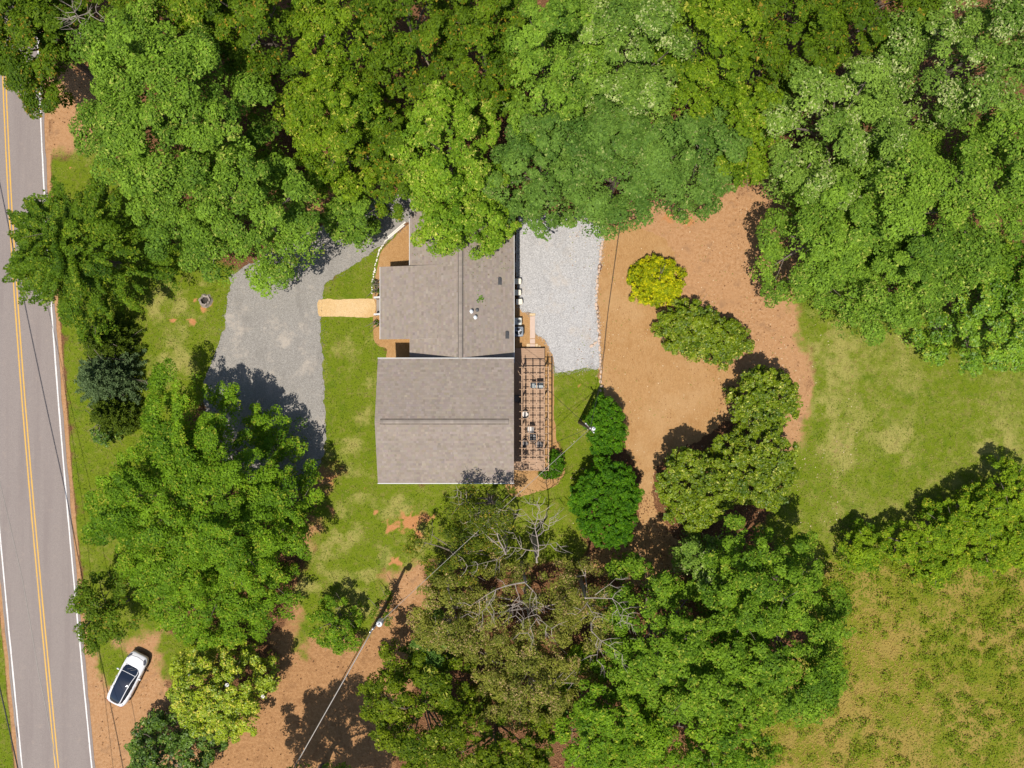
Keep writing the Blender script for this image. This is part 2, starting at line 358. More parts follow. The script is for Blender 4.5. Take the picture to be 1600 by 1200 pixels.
def build_ground():
    xi = np.arange(-47, 47.01, .2); yi = np.arange(-36, 36.01, .2)
    out = np.array([50, 56, 64, 80, 110, 160, 260, 500, 1000.])
    xs = np.concatenate([-out[::-1], xi, out]); ys = np.concatenate([-out[::-1][:], [-43, -39], yi, [39, 43], out])
    ys = np.unique(ys); X, Y = np.meshgrid(xs, ys); nx, ny = len(xs), len(ys)
    me = bpy.data.meshes.new('ground'); V = np.stack([X, Y, np.zeros_like(X)], -1).reshape(-1, 3).astype(np.float32)
    me.vertices.add(len(V)); me.vertices.foreach_set('co', V.ravel())
    i = np.arange(nx * ny).reshape(ny, nx); Q = np.stack([i[:-1, :-1], i[:-1, 1:], i[1:, 1:], i[1:, :-1]], -1).reshape(-1, 4)
    n = len(Q); me.loops.add(n * 4); me.loops.foreach_set('vertex_index', Q.ravel().astype(np.int32))
    me.polygons.add(n); me.polygons.foreach_set('loop_start', np.arange(0, 4 * n, 4, dtype=np.int32)); me.polygons.foreach_set('loop_total', np.full(n, 4, dtype=np.int32))
    me.update(calc_edges=True)
    x, y = V[:, 0].astype(float), V[:, 1].astype(float); g, d, m, cl, dr, rd = masks(x, y); one = np.ones_like(g)
    for nm, ch in (('mask', (g, d, m, one)), ('mask2', (cl, dr, rd, one))):
        a = me.attributes.new(nm, 'FLOAT_COLOR', 'POINT'); a.data.foreach_set('color', np.stack(ch, 1).astype(np.float32).ravel())
    me.materials.append(M['ground']); tag(link('ground', me), kind='structure')
build_ground()

road = strip('road', -3.32, 3.32, .012, M['road'], None, .05); tag(road, kind='structure')
strip('yellow_line', -.19, -.075, .016, M['yellow'], road, .006); strip('yellow_line', .075, .19, .016, M['yellow'], road, .006)
strip('white_edge_line', 2.95, 3.07, .016, M['white_line'], road, .012); strip('white_edge_line', -3.07, -2.95, .016, M['white_line'], road, .012)

def sheet(name, pts, z, mat, amp=.18, kind='structure', holes=None):
    """flat patch with an uneven edge"""
    P = [Vector((*p, 0)) for p in pts]; n = len(P); o = []
    for k in range(n):                                        # Catmull-Rom, resampled at 12 cm
        p0, p1, p2, p3 = P[k - 1], P[k], P[(k + 1) % n], P[(k + 2) % n]; m = max(2, int((p2 - p1).length / .12))
        for j in range(m):
            t = j / m; lin = p1.lerp(p2, t)
            cr = .5 * ((2 * p1) + (-p0 + p2) * t + (2 * p0 - 5 * p1 + 4 * p2 - p3) * t * t + (-p0 + 3 * p1 - 3 * p2 + p3) * t ** 3)
            o.append(lin.lerp(cr, .55))
    q = []
    for k, p in enumerate(o):
        d = (o[(k + 1) % len(o)] - o[k - 1]); nn = Vector((d.y, -d.x, 0)).normalized()
        a = float(fbm(np.array(p.x), np.array(p.y), .8)) * amp * 2 + float(fbm(np.array(p.x), np.array(p.y), 4.)) * amp * 1.0
        q.append(p + nn * a)
    import bmesh
    bm = bmesh.new(); vv = [bm.verts.new((p.x, p.y, z)) for p in q]
    ee = [bm.edges.new((vv[k], vv[(k + 1) % len(vv)])) for k in range(len(vv))]
    bmesh.ops.triangle_fill(bm, use_beauty=True, use_dissolve=False, edges=ee, normal=(0, 0, 1))
    for f in bm.faces:
        if f.normal.z < 0: f.normal_flip()
    me = bpy.data.meshes.new(name); bm.to_mesh(me); bm.free(); me.materials.append(mat)
    return tag(link(name, me), kind=kind)
sheet('pine_straw_bed', poly((941, 350), (965, 340), (1000, 352), (1040, 378), (1055, 410), (1060, 470), (1120, 560), (1165, 590), (1150, 650), (1090, 690), (1030, 730), (1024, 800), (1075, 870), (1040, 920), (940, 900), (900, 880), (950, 850), (995, 810), (1000, 745), (970, 690), (938, 605), (936, 570), (933, 480), (936, 420)), .004, M['straw'], .22)
sheet('pine_straw_bed', poly((648, 345), (612, 374), (596, 394), (587, 430), (582, 465), (583, 528), (590, 540), (604, 546), (606, 566), (680, 566), (680, 345)), .004, M['straw'], .05)
sheet('pine_straw_bed', poly((790, 470), (812, 478), (830, 490), (838, 505), (852, 530), (866, 556), (865, 600), (868, 680), (882, 715), (880, 742), (862, 762), (790, 765)), .004, M['straw'], .08)
sheet('gravel_driveway', poly((360, 430), (420, 395), (480, 360), (540, 330), (600, 305), (650, 300), (672, 318), (640, 348), (602, 378), (560, 408), (522, 432), (502, 462), (503, 560), (507, 705), (480, 760), (420, 770), (350, 720), (322, 650), (318, 605), (330, 572), (345, 535), (352, 490), (360, 455)), .008, M['drive'], .16)
sheet('gravel_pad', poly((811, 340), (940, 340), (939, 400), (932, 440), (931, 470), (936, 520), (937, 572), (915, 576), (890, 581), (867, 582), (864, 560), (852, 530), (838, 522), (832, 500), (828, 490), (811, 480)), .008, M['pad'], .10)
sheet('wood_chip_path', poly((498, 469), (540, 468), (583, 468), (583, 494), (540, 495), (498, 494)), .012, M['chips'], .07)

# ------------------------------------------------------------------ the house
house = empty('house', (-5.3, 2.5, 0), 0, 'sprawling single storey house with brown grey shingle roofs', 'house')
HL = Matrix.Translation((5.3, -2.5, 0))          # world -> house coordinates
def hb(m, name, mat, parent=house):
    o = m.build(name, mat, parent)
    if parent == house: o.location = (5.3, -2.5, 0)
    return o
rsh = np.random.default_rng(11)
SV, SCOL = [], []
def shingle_plane(A, B, C, D, expo=.19, tab=.22):
    """A,B along the eave, C,D along the ridge (C above B)"""
    A, B, C, D = [np.array(p, float) for p in (A, B, C, D)]
    up = (D - A); L = np.linalg.norm(up); n = np.cross(B - A, up); n /= np.linalg.norm(n)
    if n[2] < 0: n = -n
    rows = int(math.ceil(L / expo)); VV = []; CC = []
    for r in range(rows):
        t0 = r * expo / L; t1 = min(1, (r + 1) * expo / L + .015); a0 = A + (D - A) * t0; b0 = B + (C - B) * t0; a1 = A + (D - A) * t1; b1 = B + (C - B) * t1
        wid = np.linalg.norm(b0 - a0); cuts = [0.0]; x = rsh.uniform(.05, tab)
        while x < wid - .05: cuts.append(x / wid); x += tab * rsh.choice([.5, .8, 1, 1.2, 1.5])
        cuts.append(1.0); row = rsh.normal(0, .02)
        for k in range(len(cuts) - 1):
            u0, u1 = cuts[k], cuts[k + 1]; th = .016 + rsh.uniform(0, .012)
            p = [a0 + (b0 - a0) * u0, a0 + (b0 - a0) * u1, a1 + (b1 - a1) * u1, a1 + (b1 - a1) * u0]
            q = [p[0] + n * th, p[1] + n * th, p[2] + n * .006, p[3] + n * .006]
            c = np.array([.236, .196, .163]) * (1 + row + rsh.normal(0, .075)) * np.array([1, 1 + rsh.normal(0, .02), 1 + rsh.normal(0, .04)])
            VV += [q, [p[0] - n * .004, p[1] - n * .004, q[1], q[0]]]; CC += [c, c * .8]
    return VV, CC
def make_roof(planes, ridge=None, label=None):
    m = MB()
    for A, B, C, D in planes:                      # solid deck with white fascia showing at its edges
        nn = (Vector(B) - Vector(A)).cross(Vector(D) - Vector(A)).normalized()
        if nn.z < 0: nn = -nn
        top = [Vector(p) for p in (A, B, C, D)]; bot = [p - nn * .16 for p in top]
        m.add(top + bot, [(0, 1, 2, 3), (7, 6, 5, 4), (0, 4, 5, 1), (1, 5, 6, 2), (2, 6, 7, 3), (3, 7, 4, 0)])
    roof = hb(m, 'roof', M['trim'])
    VV, CC = [], []
    for A, B, C, D in planes:
        a, b = shingle_plane(A, B, C, D); VV += a; CC += b
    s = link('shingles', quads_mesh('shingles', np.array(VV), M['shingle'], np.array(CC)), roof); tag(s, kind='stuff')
    return roof
LX0, LX1, LY0, LY1, LYR, LZ, LZR = -10.82, .15, -8.0, 2.07, -2.97, 4.2, 5.5
r1 = make_roof([((LX0, LY0, LZ), (LX1, LY0, LZ), (LX1, LYR, LZR), (LX0, LYR, LZR)),
                ((LX1, LY1, LZ), (LX0, LY1, LZ), (LX0, LYR, LZR), (LX1, LYR, LZR))])
UX0, UX1, UXR, UY0, UY1, UZ, UZR = -8.47, .16, -4.155, 1.74, 14.2, 2.8, 4.2
r2 = make_roof([((UX0, UY1, UZ), (UX0, UY0, UZ), (UXR, UY0, UZR), (UXR, UY1, UZR)),
                ((UX1, UY0, UZ), (UX1, UY1, UZ), (UXR, UY1, UZR), (UXR, UY0, UZR))])
r3 = make_roof([((-10.95, 9.73, 2.56), (-10.95, 3.72, 2.56), (-6.0, 3.72, 3.63), (-6.0, 9.73, 3.63))])
def ridge_vent(p0, p1, parent, w=.20):
    """raised vent with a cap of short shingles along a ridge"""
    p0, p1 = np.array(p0, float), np.array(p1, float); d = p1 - p0; L = np.linalg.norm(d); d /= L; s = np.cross(d, [0, 0, 1.])
    m = MB(); VV = []; CC = []
    a = [p0 + s * w - [0, 0, .04], p0 - s * w - [0, 0, .04], p1 - s * w - [0, 0, .04], p1 + s * w - [0, 0, .04]]; b = [q + np.array([0, 0, .09]) for q in a]
    m.add(a + b, [(3, 2, 1, 0), (0, 1, 5, 4), (1, 2, 6, 5), (2, 3, 7, 6), (3, 0, 4, 7)])
    o = m.build('ridge_vent', M['dark'], parent); x = 0
    while x < L:
        e = min(L, x + .24); c = np.array([.23, .196, .167]) * (1 + rsh.normal(0, .1)); z = .056
        q0, q1 = p0 + d * x, p0 + d * e; zz = np.array([0, 0, 1.])
        for sg in (1, -1):
            VV.append([q0 + zz * (z + .045), q1 + zz * (z + .035), q1 + s * sg * (w - .065) + zz * (z - .0), q0 + s * sg * (w - .065) + zz * (z + .01)]); CC.append(c)
        x = e
    tag(link('cap_shingles', quads_mesh('cap_shingles', np.array(VV), M['shingle'], np.array(CC)), o), kind='stuff')
ridge_vent((LX0 + .45, LYR, LZR), (LX1 - .4, LYR, LZR), r1); ridge_vent((UXR, UY0 + .35, UZR), (UXR, UY1, UZR), r2)
# drip edges and gutters
def edge_bar(a, b, r, parent, w=.03, h=.09, mat='trim', name='gutter'):
    a, b = Vector(a), Vector(b); d = (b - a).normalized(); s = Vector((d.y, -d.x, 0)) * w; u = Vector((0, 0, h))
    m = MB(); m.add([a - s, a + s, b + s, b - s, a - s + u, a + s + u, b + s + u, b - s + u], [(3, 2, 1, 0), (4, 5, 6, 7), (0, 1, 5, 4), (1, 2, 6, 5), (2, 3, 7, 6), (3, 0, 4, 7)])
    return m.build(name, M[mat], parent)
edge_bar((LX0 - .02, LY1 + .022, LZ - .06), (LX1 + .02, LY1 + .022, LZ - .06), 0, r1)
edge_bar((LX0 - .02, LY0 - .022, LZ - .06), (LX1 + .02, LY0 - .022, LZ - .06), 0, r1)
edge_bar((UX1 + .022, UY0, UZ - .07), (UX1 + .022, UY1, UZ - .07), 0, r2, .022); edge_bar((UX0 - .022, 9.75, UZ - .07), (UX0 - .022, UY1, UZ - .07), 0, r2, .022)
edge_bar((-10.975, 3.72, 2.49), (-10.975, 9.73, 2.49), 0, r3, .022)
# walls
def wall_box(name, x0, x1, y0, y1, z1, tri=None):
    m = MB(); m.box(x0, x1, y0, y1, 0, z1)
    if tri:
        for x in (x0, x1):
            e = .02 if x == x0 else -.02
            m.add([(x, y0 + .02, z1), (x, y1 - .02, z1), (x, (y0 + y1) / 2, tri), (x + e, y0 + .02, z1), (x + e, y1 - .02, z1), (x + e, (y0 + y1) / 2, tri)], [(0, 1, 2), (5, 4, 3), (0, 3, 4, 1), (1, 4, 5, 2), (2, 5, 3, 0)])
    return hb(m, name, M['siding'])
wall_box('wall', LX0 + .4, LX1 - .4, LY0 + .4, LY1 - .4, 4.0, 5.25)
wall_box('wall', UX0 + .38, UX1 - .4, LY1 - .395, UY1 - .4, 2.68)
m = MB(); m.box(-10.6, UX0 + .375, 4.0, 9.4, 0, .55); hb(m, 'porch_floor', M['stepw'])
for y in (4.1, 5.9, 7.2, 9.3):
    m = MB(); m.box(-10.6, -10.46, y - .07, y + .07, .55, 2.5); hb(m, 'porch_post', M['trim'])
def window(x, y, z, w, h, face):
    """face: +x east, -x west, y south/north as a unit normal"""
    f = Vector((*face, 0)); s = Vector((-f.y, f.x, 0)); c = Vector((x, y, z))
    def slab(hw, hh, t0, t1):
        p = []
        for t in (t0, t1):
            for (a, b) in ((-1, -1), (1, -1), (1, 1), (-1, 1)): p.append(c + s * a * hw + Vector((0, 0, b * hh)) + f * t)
        return p, [(3, 2, 1, 0), (4, 5, 6, 7), (0, 1, 5, 4), (1, 2, 6, 5), (2, 3, 7, 6), (3, 0, 4, 7)]
    m = MB(); m.add(*slab(w / 2 + .08, h / 2 + .08, .002, .03)); o = hb(m, 'window', M['trim'])
    for k in (-1, 1):
        q = MB(); c0 = c; c = c0 + Vector((0, 0, k * h / 4)); q.add(*slab(w / 2 - .02, h / 4 - .025, .03, .04)); c = c0; q.build('pane', M['pane'], o)
for y in (-6.2, -3.0, .2): window(LX1 - .4, y, 2.2, 1.0, 1.3, (1, 0)); window(LX0 + .4, y, 2.2, 1.1, 1.3, (-1, 0))
for y in (4.6, 7.6, 10.6): window(UX1 - .4, y, 1.6, .9, 1.1, (1, 0))
for x in (-8.5, -5.3, -2.2): window(x, LY0 + .4, 2.2, 1.1, 1.3, (0, -1))
window(UX0 + .38, 11.2, 1.6, 1.0, 1.1, (-1, 0)); window(UX0 + .38, 8.6, 1.6, 1.0, 1.1, (-1, 0))
m = MB(); m.box(UX0 + .33, UX0 + .378, 6.1, 7.05, .56, 2.6); d = hb(m, 'door', M['door']); m = MB(); m.tube([(UX0 + .30, 6.2, 1.55), (UX0 + .30, 6.2, 1.67)], .02, 6); m.build('handle', M['steel'], d)
m = MB(); m.box(LX1 - .398, LX1 - .35, 1.9, 2.8, .47, 2.5); 
# roof vents
def roofz(x): return UZR - abs(x - UXR) / 4.315 * 1.4
for px, py, hh in ((736.5, 486.5, .38), (742.5, 495.5, .38), (745, 484, .18)):
    x, y, _ = at(px, py, 4.0); z = roofz(x); m = MB()
    m.lathe([(.17, z - .03), (.16, z + .035), (.09, z + .06), (.085, z + hh - .06)], 12, (x, y)); m.lathe([(.10, z + hh - .07), (.13, z + hh - .06), (.13, z + hh), (.05, z + hh + .02)], 12, (x, y))
    m.build('vent_pipe', M['steel'] if hh > .2 else M['dark'], r2)
for px, py, fl in ((781, 439, 1), (792.5, 523, -1)):
    x, y, _ = at(px, py, 3.3); z = roofz(x); m = MB(); R = Matrix.Translation((x, y, z)) @ Matrix.Rotation(math.atan(.324), 4, 'Y')
    m.box(-.16, .16, -.3, .3, .015, .03, R); m.box(-.14, .02, -.02, .28, .03, .13, R); m.box(-.16, .04, -.05, .30, .13, .15, R); m.build('roof_vent', M['dark'], r2)

# front steps with white rails
st = empty('porch_steps', at(586, 480), 0, 'grey board steps between two white handrails at the front porch', 'steps')
sx, sy, _ = st.location
for k in range(4):
    x1 = -10.6 - k * .29; m = MB(); m.box(x1 - .285 - sx, x1 - sx, -.62, .62, .50 - k * .135 - .05, .50 - k * .135); m.build('tread', M['stepw'], st)
for s in (-.66, .66): m = MB(); m.add([(-10.6 - sx, s - .02, 0), (-10.6 - sx, s + .02, 0), (-10.6 - sx, s - .02, .5), (-10.6 - sx, s + .02, .5), (-11.8 - sx, s - .02, 0), (-11.8 - sx, s + .02, 0), (-11.8 - sx, s - .02, .07), (-11.8 - sx, s + .02, .07)], [(0, 2, 6, 4), (1, 5, 7, 3), (2, 3, 7, 6), (4, 6, 7, 5), (0, 1, 3, 2)]); m.build('stringer', M['stepw'], st)
for s in (-.72, .72):
    m = MB(); a = Vector((-10.6 - sx, s, 1.42)); b = Vector((-11.82 - sx, s, .92))
    m.add([a + Vector((0, -.075, 0)), a + Vector((0, .075, 0)), b + Vector((0, .075, 0)), b + Vector((0, -.075, 0)), a + Vector((0, -.075, .06)), a + Vector((0, .075, .06)), b + Vector((0, .075, .06)), b + Vector((0, -.075, .06))], [(0, 1, 2, 3), (7, 6, 5, 4), (0, 4, 5, 1), (1, 5, 6, 2), (2, 6, 7, 3), (3, 7, 4, 0)])
    h = m.build('handrail', M['trim'], st)
    for t in (.04, .96):
        p = a.lerp(b, t); q = MB(); q.box(p.x - .045, p.x + .045, s - .045, s + .045, 0, p.z + .003); q.build('post', M['trim'], h)
    q = MB()
    for t in np.linspace(.15, .87, 8):
        p = a.lerp(b, t); q.box(p.x - .015, p.x + .015, s - .015, s + .015, .35 - .3 * t + .05, p.z + .003)
    q.build('balusters', M['trim'], h)

# ------------------------------------------------------------------ deck, pergola and what stands there
DZ = .45
deck = empty('deck', (1.3, -2.2, 0), 0, 'long tan board deck under the pergola beside the house', 'deck')
x0, x1 = -.24 - 1.3, 2.82 - 1.3; bw = .14
n = 0; y = 2.05 + 2.2
proto = None
while y > -6.6 + 2.2:
    if proto is None: b = MB(); b.box(x0, x1, -bw + .006, -.004, DZ - .03, DZ); proto = b.mesh('board', M['deckw'])
    o = link('board', proto, deck, (random.uniform(-.004, .004), y, random.uniform(-.003, .003))); y -= bw; n += 1
m = MB()
for yy in np.arange(-6.5, 2.1, .6): m.box(x0 + .03, x1 - .03, yy + 2.2 - .02, yy + 2.2 + .02, DZ - .17, DZ - .035)
m.box(x1 - .06, x1 - .02, -6.55 + 2.2, 2.04 + 2.2, .0, DZ - .036); m.build('frame', M['deckw'], deck)
lb = MB(); lb.box(x0, x1 - .02, 0, .155, DZ + .04, DZ + .075); lbm = lb.mesh('landing_board', M['deckw'])
for k in range(6): link('landing_board', lbm, deck, (0, 2.07 + 2.2 + k * .172, random.uniform(-.002, .002)))
m = MB(); m.box(x0 + .05, x1 - .06, 2.1 + 2.2, 3.06 + 2.2, 0, DZ + .038); m.build('landing_base', M['deckw'], deck)
sb = MB(); sb.box(x0 + .08, x1 - .1, 0, .27, 0, .04); sbm = sb.mesh('step_board', M['deckw'])
for k, zz in enumerate((.26, .26, .12)): link('step_board', sbm, deck, (0, -6.62 + 2.2 - .28 * (k + 1), zz))
m = MB(); m.box(x0 + .12, x1 - .14, -7.16 + 2.2, -6.62 + 2.2, 0, .258); m.box(x0 + .12, x1 - .14, -7.44 + 2.2, -7.165 + 2.2, 0, .118); m.build('step_base', M['deckw'], deck)

PZ = 2.85
perg = empty('pergola', (1.9, -2.8, 0), 0, 'open timber lattice pergola over the deck', 'pergola')
def pl(px): return at(px, 600, PZ)[0] - 1.9
def pyy(py): return at(800, py, PZ)[1] + 2.8
ytop, ybot = pyy(572), pyy(736)
for px, w in ((815.5, .085), (850.5, .085), (857, .085)):
    m = MB(); m.box(pl(px) - w / 2, pl(px) + w / 2, ybot, ytop, PZ - .28, PZ - .11); m.build('beam', M['perg'], perg)
for px, a, b in ((827, 572, 736), (838.5, 572, 736)):
    m = MB(); m.box(pl(px) - .035, pl(px) + .035, pyy(b), pyy(a), PZ - .26, PZ - .11); m.build('purlin', M['perg'], perg)
raf = MB(); raf.box(pl(811.5), pl(857.6), -.02, .02, PZ - .109, PZ); rafm = raf.mesh('rafter', M['perg'])
for k in range(15): link('rafter', rafm, perg, (random.uniform(-.02, .02), pyy(574 + 11.5 * k), 0))
for px in (815.5, 850.5):
    for py in (577, 624, 668, 712):
        x, yv = pl(px), pyy(py); m = MB(); m.box(x - .05, x + .05, yv - .05, yv + .05, DZ if px < 840 or py < 800 else 0, PZ - .281); p = m.build('post', M['perg'], perg)
        s = 1 if px > 830 else -1
        m = MB(); m.tube([(x, yv + .03, PZ - .85), (x + s * .02, yv + .55, PZ - .29)], .035, 4); m.build('brace', M['perg'], p)
m = MB(); x = pl(811.5); m.tube([(x - .18, ytop - .3, PZ - .2), (pl(815.5), ytop - .9, PZ - .35)], .02, 4); m.build('brace', M['perg'], perg)

# grill
gx, gy, _ = at(842, 602, 1.0)
gr = empty('gas_grill', (gx, gy, DZ), 0, 'grey gas grill with side shelf standing under the pergola', 'grill')
m = MB(); m.box(-.36, .36, -.26, .26, .15, .78, None, .03); m.build('cabinet', M['grey'], gr)
m = MB(); prof = [(-.27, .785), (-.28, .95), (-.20, 1.08), (0, 1.14), (.20, 1.08), (.28, .95), (.27, .785)]
v = [(x, a, b) for x in (-.35, .35) for a, b in prof]; k = len(prof); m.add(v, [tuple(range(k)), tuple(range(2 * k - 1, k - 1, -1))] + [(j, j + k, j + 1 + k, j + 1) for j in range(k - 1)] + [(k - 1, 2 * k - 1, k, 0)]); lid = m.build('lid', M['grey'], gr)
m = MB(); m.tube([(-.25, -.30, .95), (-.25, -.35, .95), (.25, -.35, .95), (.25, -.30, .95)], .016, 6); m.build('handle', M['steel'], lid)
m = MB(); m.box(-.72, -.365, -.24, .24, .80, .84, None, .012); m.build('side_shelf', M['grey'], gr)
for x in (-.22, 0, .22):
    m = MB(); m.tube([(x, -.262, .72), (x, -.31, .72)], .035, 8); m.build('knob', M['steel'], gr)
for x in (-.3, .3):
    for y in (-.2, .2):
        m = MB(); m.box(x - .03, x + .03, y - .03, y + .03, 0, .15); m.build('leg', M['black'], gr)
m = MB(); m.box(.365, .40, -.05, .0, .8, .9); 
# chairs round a small dark fire table
def make_chair(cush):
    r = empty('patio_chair')
    m = MB(); m.box(-.27, .27, -.27, .27, .37, .41, None, .02); m.build('seat', M['mesh'], r)
    if cush: m = MB(); m.box(-.24, .24, -.24, .24, .412, .48, None, .03); m.build('cushion', M['cush'], r)
    m = MB(); N = 9
    v = []; f = []
    for j in range(N):
        t = math.radians(180 + 180 * j / (N - 1)) if not cush else math.radians(200 + 140 * j / (N - 1))
        x, y = .32 * math.cos(t), .31 * math.sin(t); hz = .62 + .22 * math.sin(math.pi * j / (N - 1))
        v += [(x, y, .40), (x * 1.14, y * 1.16, hz), (x * .92, y * .92, .40), (x * 1.05, y * 1.06, hz)]
    for j in range(N - 1):
        a, b = 4 * j, 4 * j + 4; f += [(a, b, b + 1, a + 1), (a + 3, b + 3, b + 2, a + 2), (a + 1, b + 1, b + 3, a + 3)]
    m.add(v, f); m.build('backrest', M['mesh'], r)
    for x in (-.23, .23):
        m = MB(); m.tube([(x * 1.3, -.12, .40), (x * 1.35, -.1, .62), (x * 1.35, .22, .60), (x * 1.1, .26, .40)], .018, 6); m.build('armrest', M['black'], r)
        for y in (-.23, .23): m = MB(); m.tube([(x, y, .37), (x * 1.15, y * 1.15, 0)], .018, 6); m.build('leg', M['black'], r)
    return r
for px, py, a, c, lb in ((808.5, 623, 90, 0, 'dark round backed patio chair in the shade against the house wall'),
                         (820, 647, 40, 1, 'patio chair with pale cushion catching the sun under the pergola'),
                         (829, 671, 180, 1, 'patio chair with pale cushion just above the dark fire bowl'),
                         (819, 693, -50, 0, 'dark patio chair at the lower left of the fire bowl'),
                         (842, 695, 35, 0, 'dark patio chair at the lower right of the fire bowl')):
    x, y, _ = at(px, py, DZ + .4); o = make_chair(c); o.location = (x, y, DZ); o.rotation_euler = (0, 0, math.radians(a)); tag(o, lb, 'chair', 'patio chairs under the pergola')
x, y, _ = at(832.5, 684, DZ + .4); fb = empty('fire_bowl', (x, y, DZ), 0, 'black round fire bowl between the patio chairs', 'fire bowl')
m = MB(); m.lathe([(.10, .14), (.30, .22), (.40, .36), (.41, .38), (.37, .38), (.28, .27), (.05, .24)], 18); m.build('bowl', M['black'], fb)
for a in range(3):
    t = a * 2.094; m = MB(); m.tube([(.22 * math.cos(t), .22 * math.sin(t), .19), (.32 * math.cos(t), .32 * math.sin(t), 0)], .02, 6); m.build('leg', M['black'], fb)

# boxes and machines along the east wall
for px, py, dx, rz, lb in ((808, 439.5, .52, 0, 'cream lidded bin by the east wall, farthest from the condenser'),
                          (807.5, 457, .50, 0, 'cream lidded bin by the east wall, middle of the three'),
                          (810, 471.5, .62, .1, 'cream lidded bin by the east wall, slightly turned and nearest the condenser')):
    y = at(px, py, .6)[1]; o = empty('lidded_bin', (dx, y, .012), rz, lb, 'bin', 'cream bins along the east wall')
    m = MB(); m.add([(-.22, -.19, 0), (.22, -.19, 0), (.22, .19, 0), (-.22, .19, 0), (-.26, -.225, .56), (.26, -.225, .56), (.26, .225, .56), (-.26, .225, .56)], [(3, 2, 1, 0), (4, 5, 6, 7), (0, 1, 5, 4), (1, 2, 6, 5), (2, 3, 7, 6), (3, 0, 4, 7)]); m.build('body', M['creamb'], o)
    m = MB(); m.box(-.265, .265, -.235, .235, .561, .61, None, .02); l = m.build('lid', M['cream'], o)
    m = MB(); m.tube([(.20, -.12, .60), (.285, -.12, .60), (.285, .12, .60), (.20, .12, .60)], .012, 6); m.build('handle', M['cream'], l)
ac = empty('air_conditioner', (.56, at(812, 518, .8)[1], .03), 0, 'dark grey air conditioning condenser with visible fan blades by the house', 'air conditioner')
def rsq(h, r, n=6):
    o = []
    for q in range(4):
        cx = (h - r) * (1 if q in (0, 3) else -1); cy = (h - r) * (1 if q in (0, 1) else -1)
        for j in range(n): t = math.pi / 2 * (q + j / (n - 1)); o.append((cx + r * math.cos(t), cy + r * math.sin(t)))
    return o
m = MB(); k = 24; o1 = rsq(.40, .1); v = [(x, y, 0) for x, y in o1] + [(x, y, .78) for x, y in o1]; m.add(v, [(j, (j + 1) % k, k + (j + 1) % k, k + j) for j in range(k)] + [tuple(range(k - 1, -1, -1))]); m.build('casing', M['acgrey'], ac)
m = MB(); ring = [(.30 * math.cos(math.pi / 4 * 0 + 2 * math.pi * j / k), .30 * math.sin(2 * math.pi * j / k)) for j in range(k)]
oo = rsq(.405, .1); v = [(x, y, .785) for x, y in oo] + [(x, y, .80) for x, y in ring]; m.add(v, [(j, (j + 1) % k, k + (j + 1) % k, k + j) for j in range(k)]); m.build('top_panel', M['acgrey'], ac)
m = MB(); m.lathe([(.30, .55), (.30, .56)], 24); m.build('fan_well', M['black'], ac)
for j in range(3):
    t = j * 2.094 + .7; m = MB(); a = Matrix.Rotation(t, 4, 'Z')
    m.add([(.05, -.05, .70), (.27, -.12, .68), (.285, .06, .74), (.05, .05, .74), (.05, -.05, .69), (.27, -.12, .67), (.285, .06, .73), (.05, .05, .73)], [(0, 1, 2, 3), (7, 6, 5, 4), (0, 4, 5, 1), (1, 5, 6, 2), (2, 6, 7, 3), (3, 7, 4, 0)], a); m.build('fan_blade', M['steel'], ac)
m = MB(); m.lathe([(.07, .66), (.07, .77)], 12); m.build('motor_hub', M['steel'], ac)
m = MB()
for r in (.12, .2, .27): m.tube([(r * math.cos(2 * math.pi * j / 20), r * math.sin(2 * math.pi * j / 20), .802) for j in range(21)], .005, 4, False)
m.build('guard', M['black'], ac)
ut = empty('utility_unit', (.50, at(811, 502, .6)[1], .03), 0, 'small beige utility unit with round grille above the condenser', 'utility unit')
m = MB(); m.box(-.36, .33, -.30, .30, 0, .6, None, .03); m.build('casing', M['beige'], ut)
m = MB(); m.lathe([(.18, .601), (.18, .615), (.13, .615), (.13, .604)], 18, (.12, 0)); m.build('grille_ring', M['grey'], ut)
m = MB(); m.lathe([(.12, .602), (.10, .61)], 12, (.12, 0)); m.build('grille', M['black'], ut)

wk = empty('stepping_walk', at(832, 515), 0, 'narrow tan concrete walk leading to the deck landing', 'walkway')
wx, wy, _ = wk.location
for a, b in ((494, 529), (529.5, 537), (537.5, 543)):
    y0, y1 = G(0, b)[1] - wy, G(0, a)[1] - wy; m = MB(); m.box(-.22, .22, y0 + .01, y1 - .01, 0, .05, None, .01); m.build('slab', M['conc'], wk)
for px, py, w, h in ((825.5, 540, .3, .33), (838.5, 540, .22, .32), (832, 491.5, .5, .2), (843, 541.5, .2, .2)):
    x, y = G(px, py); m = MB(); m.box(x - wx - w / 2, x - wx + w / 2, y - wy - h / 2, y - wy + h / 2, 0, .07, None, .015); m.build('block', M['block'], wk)

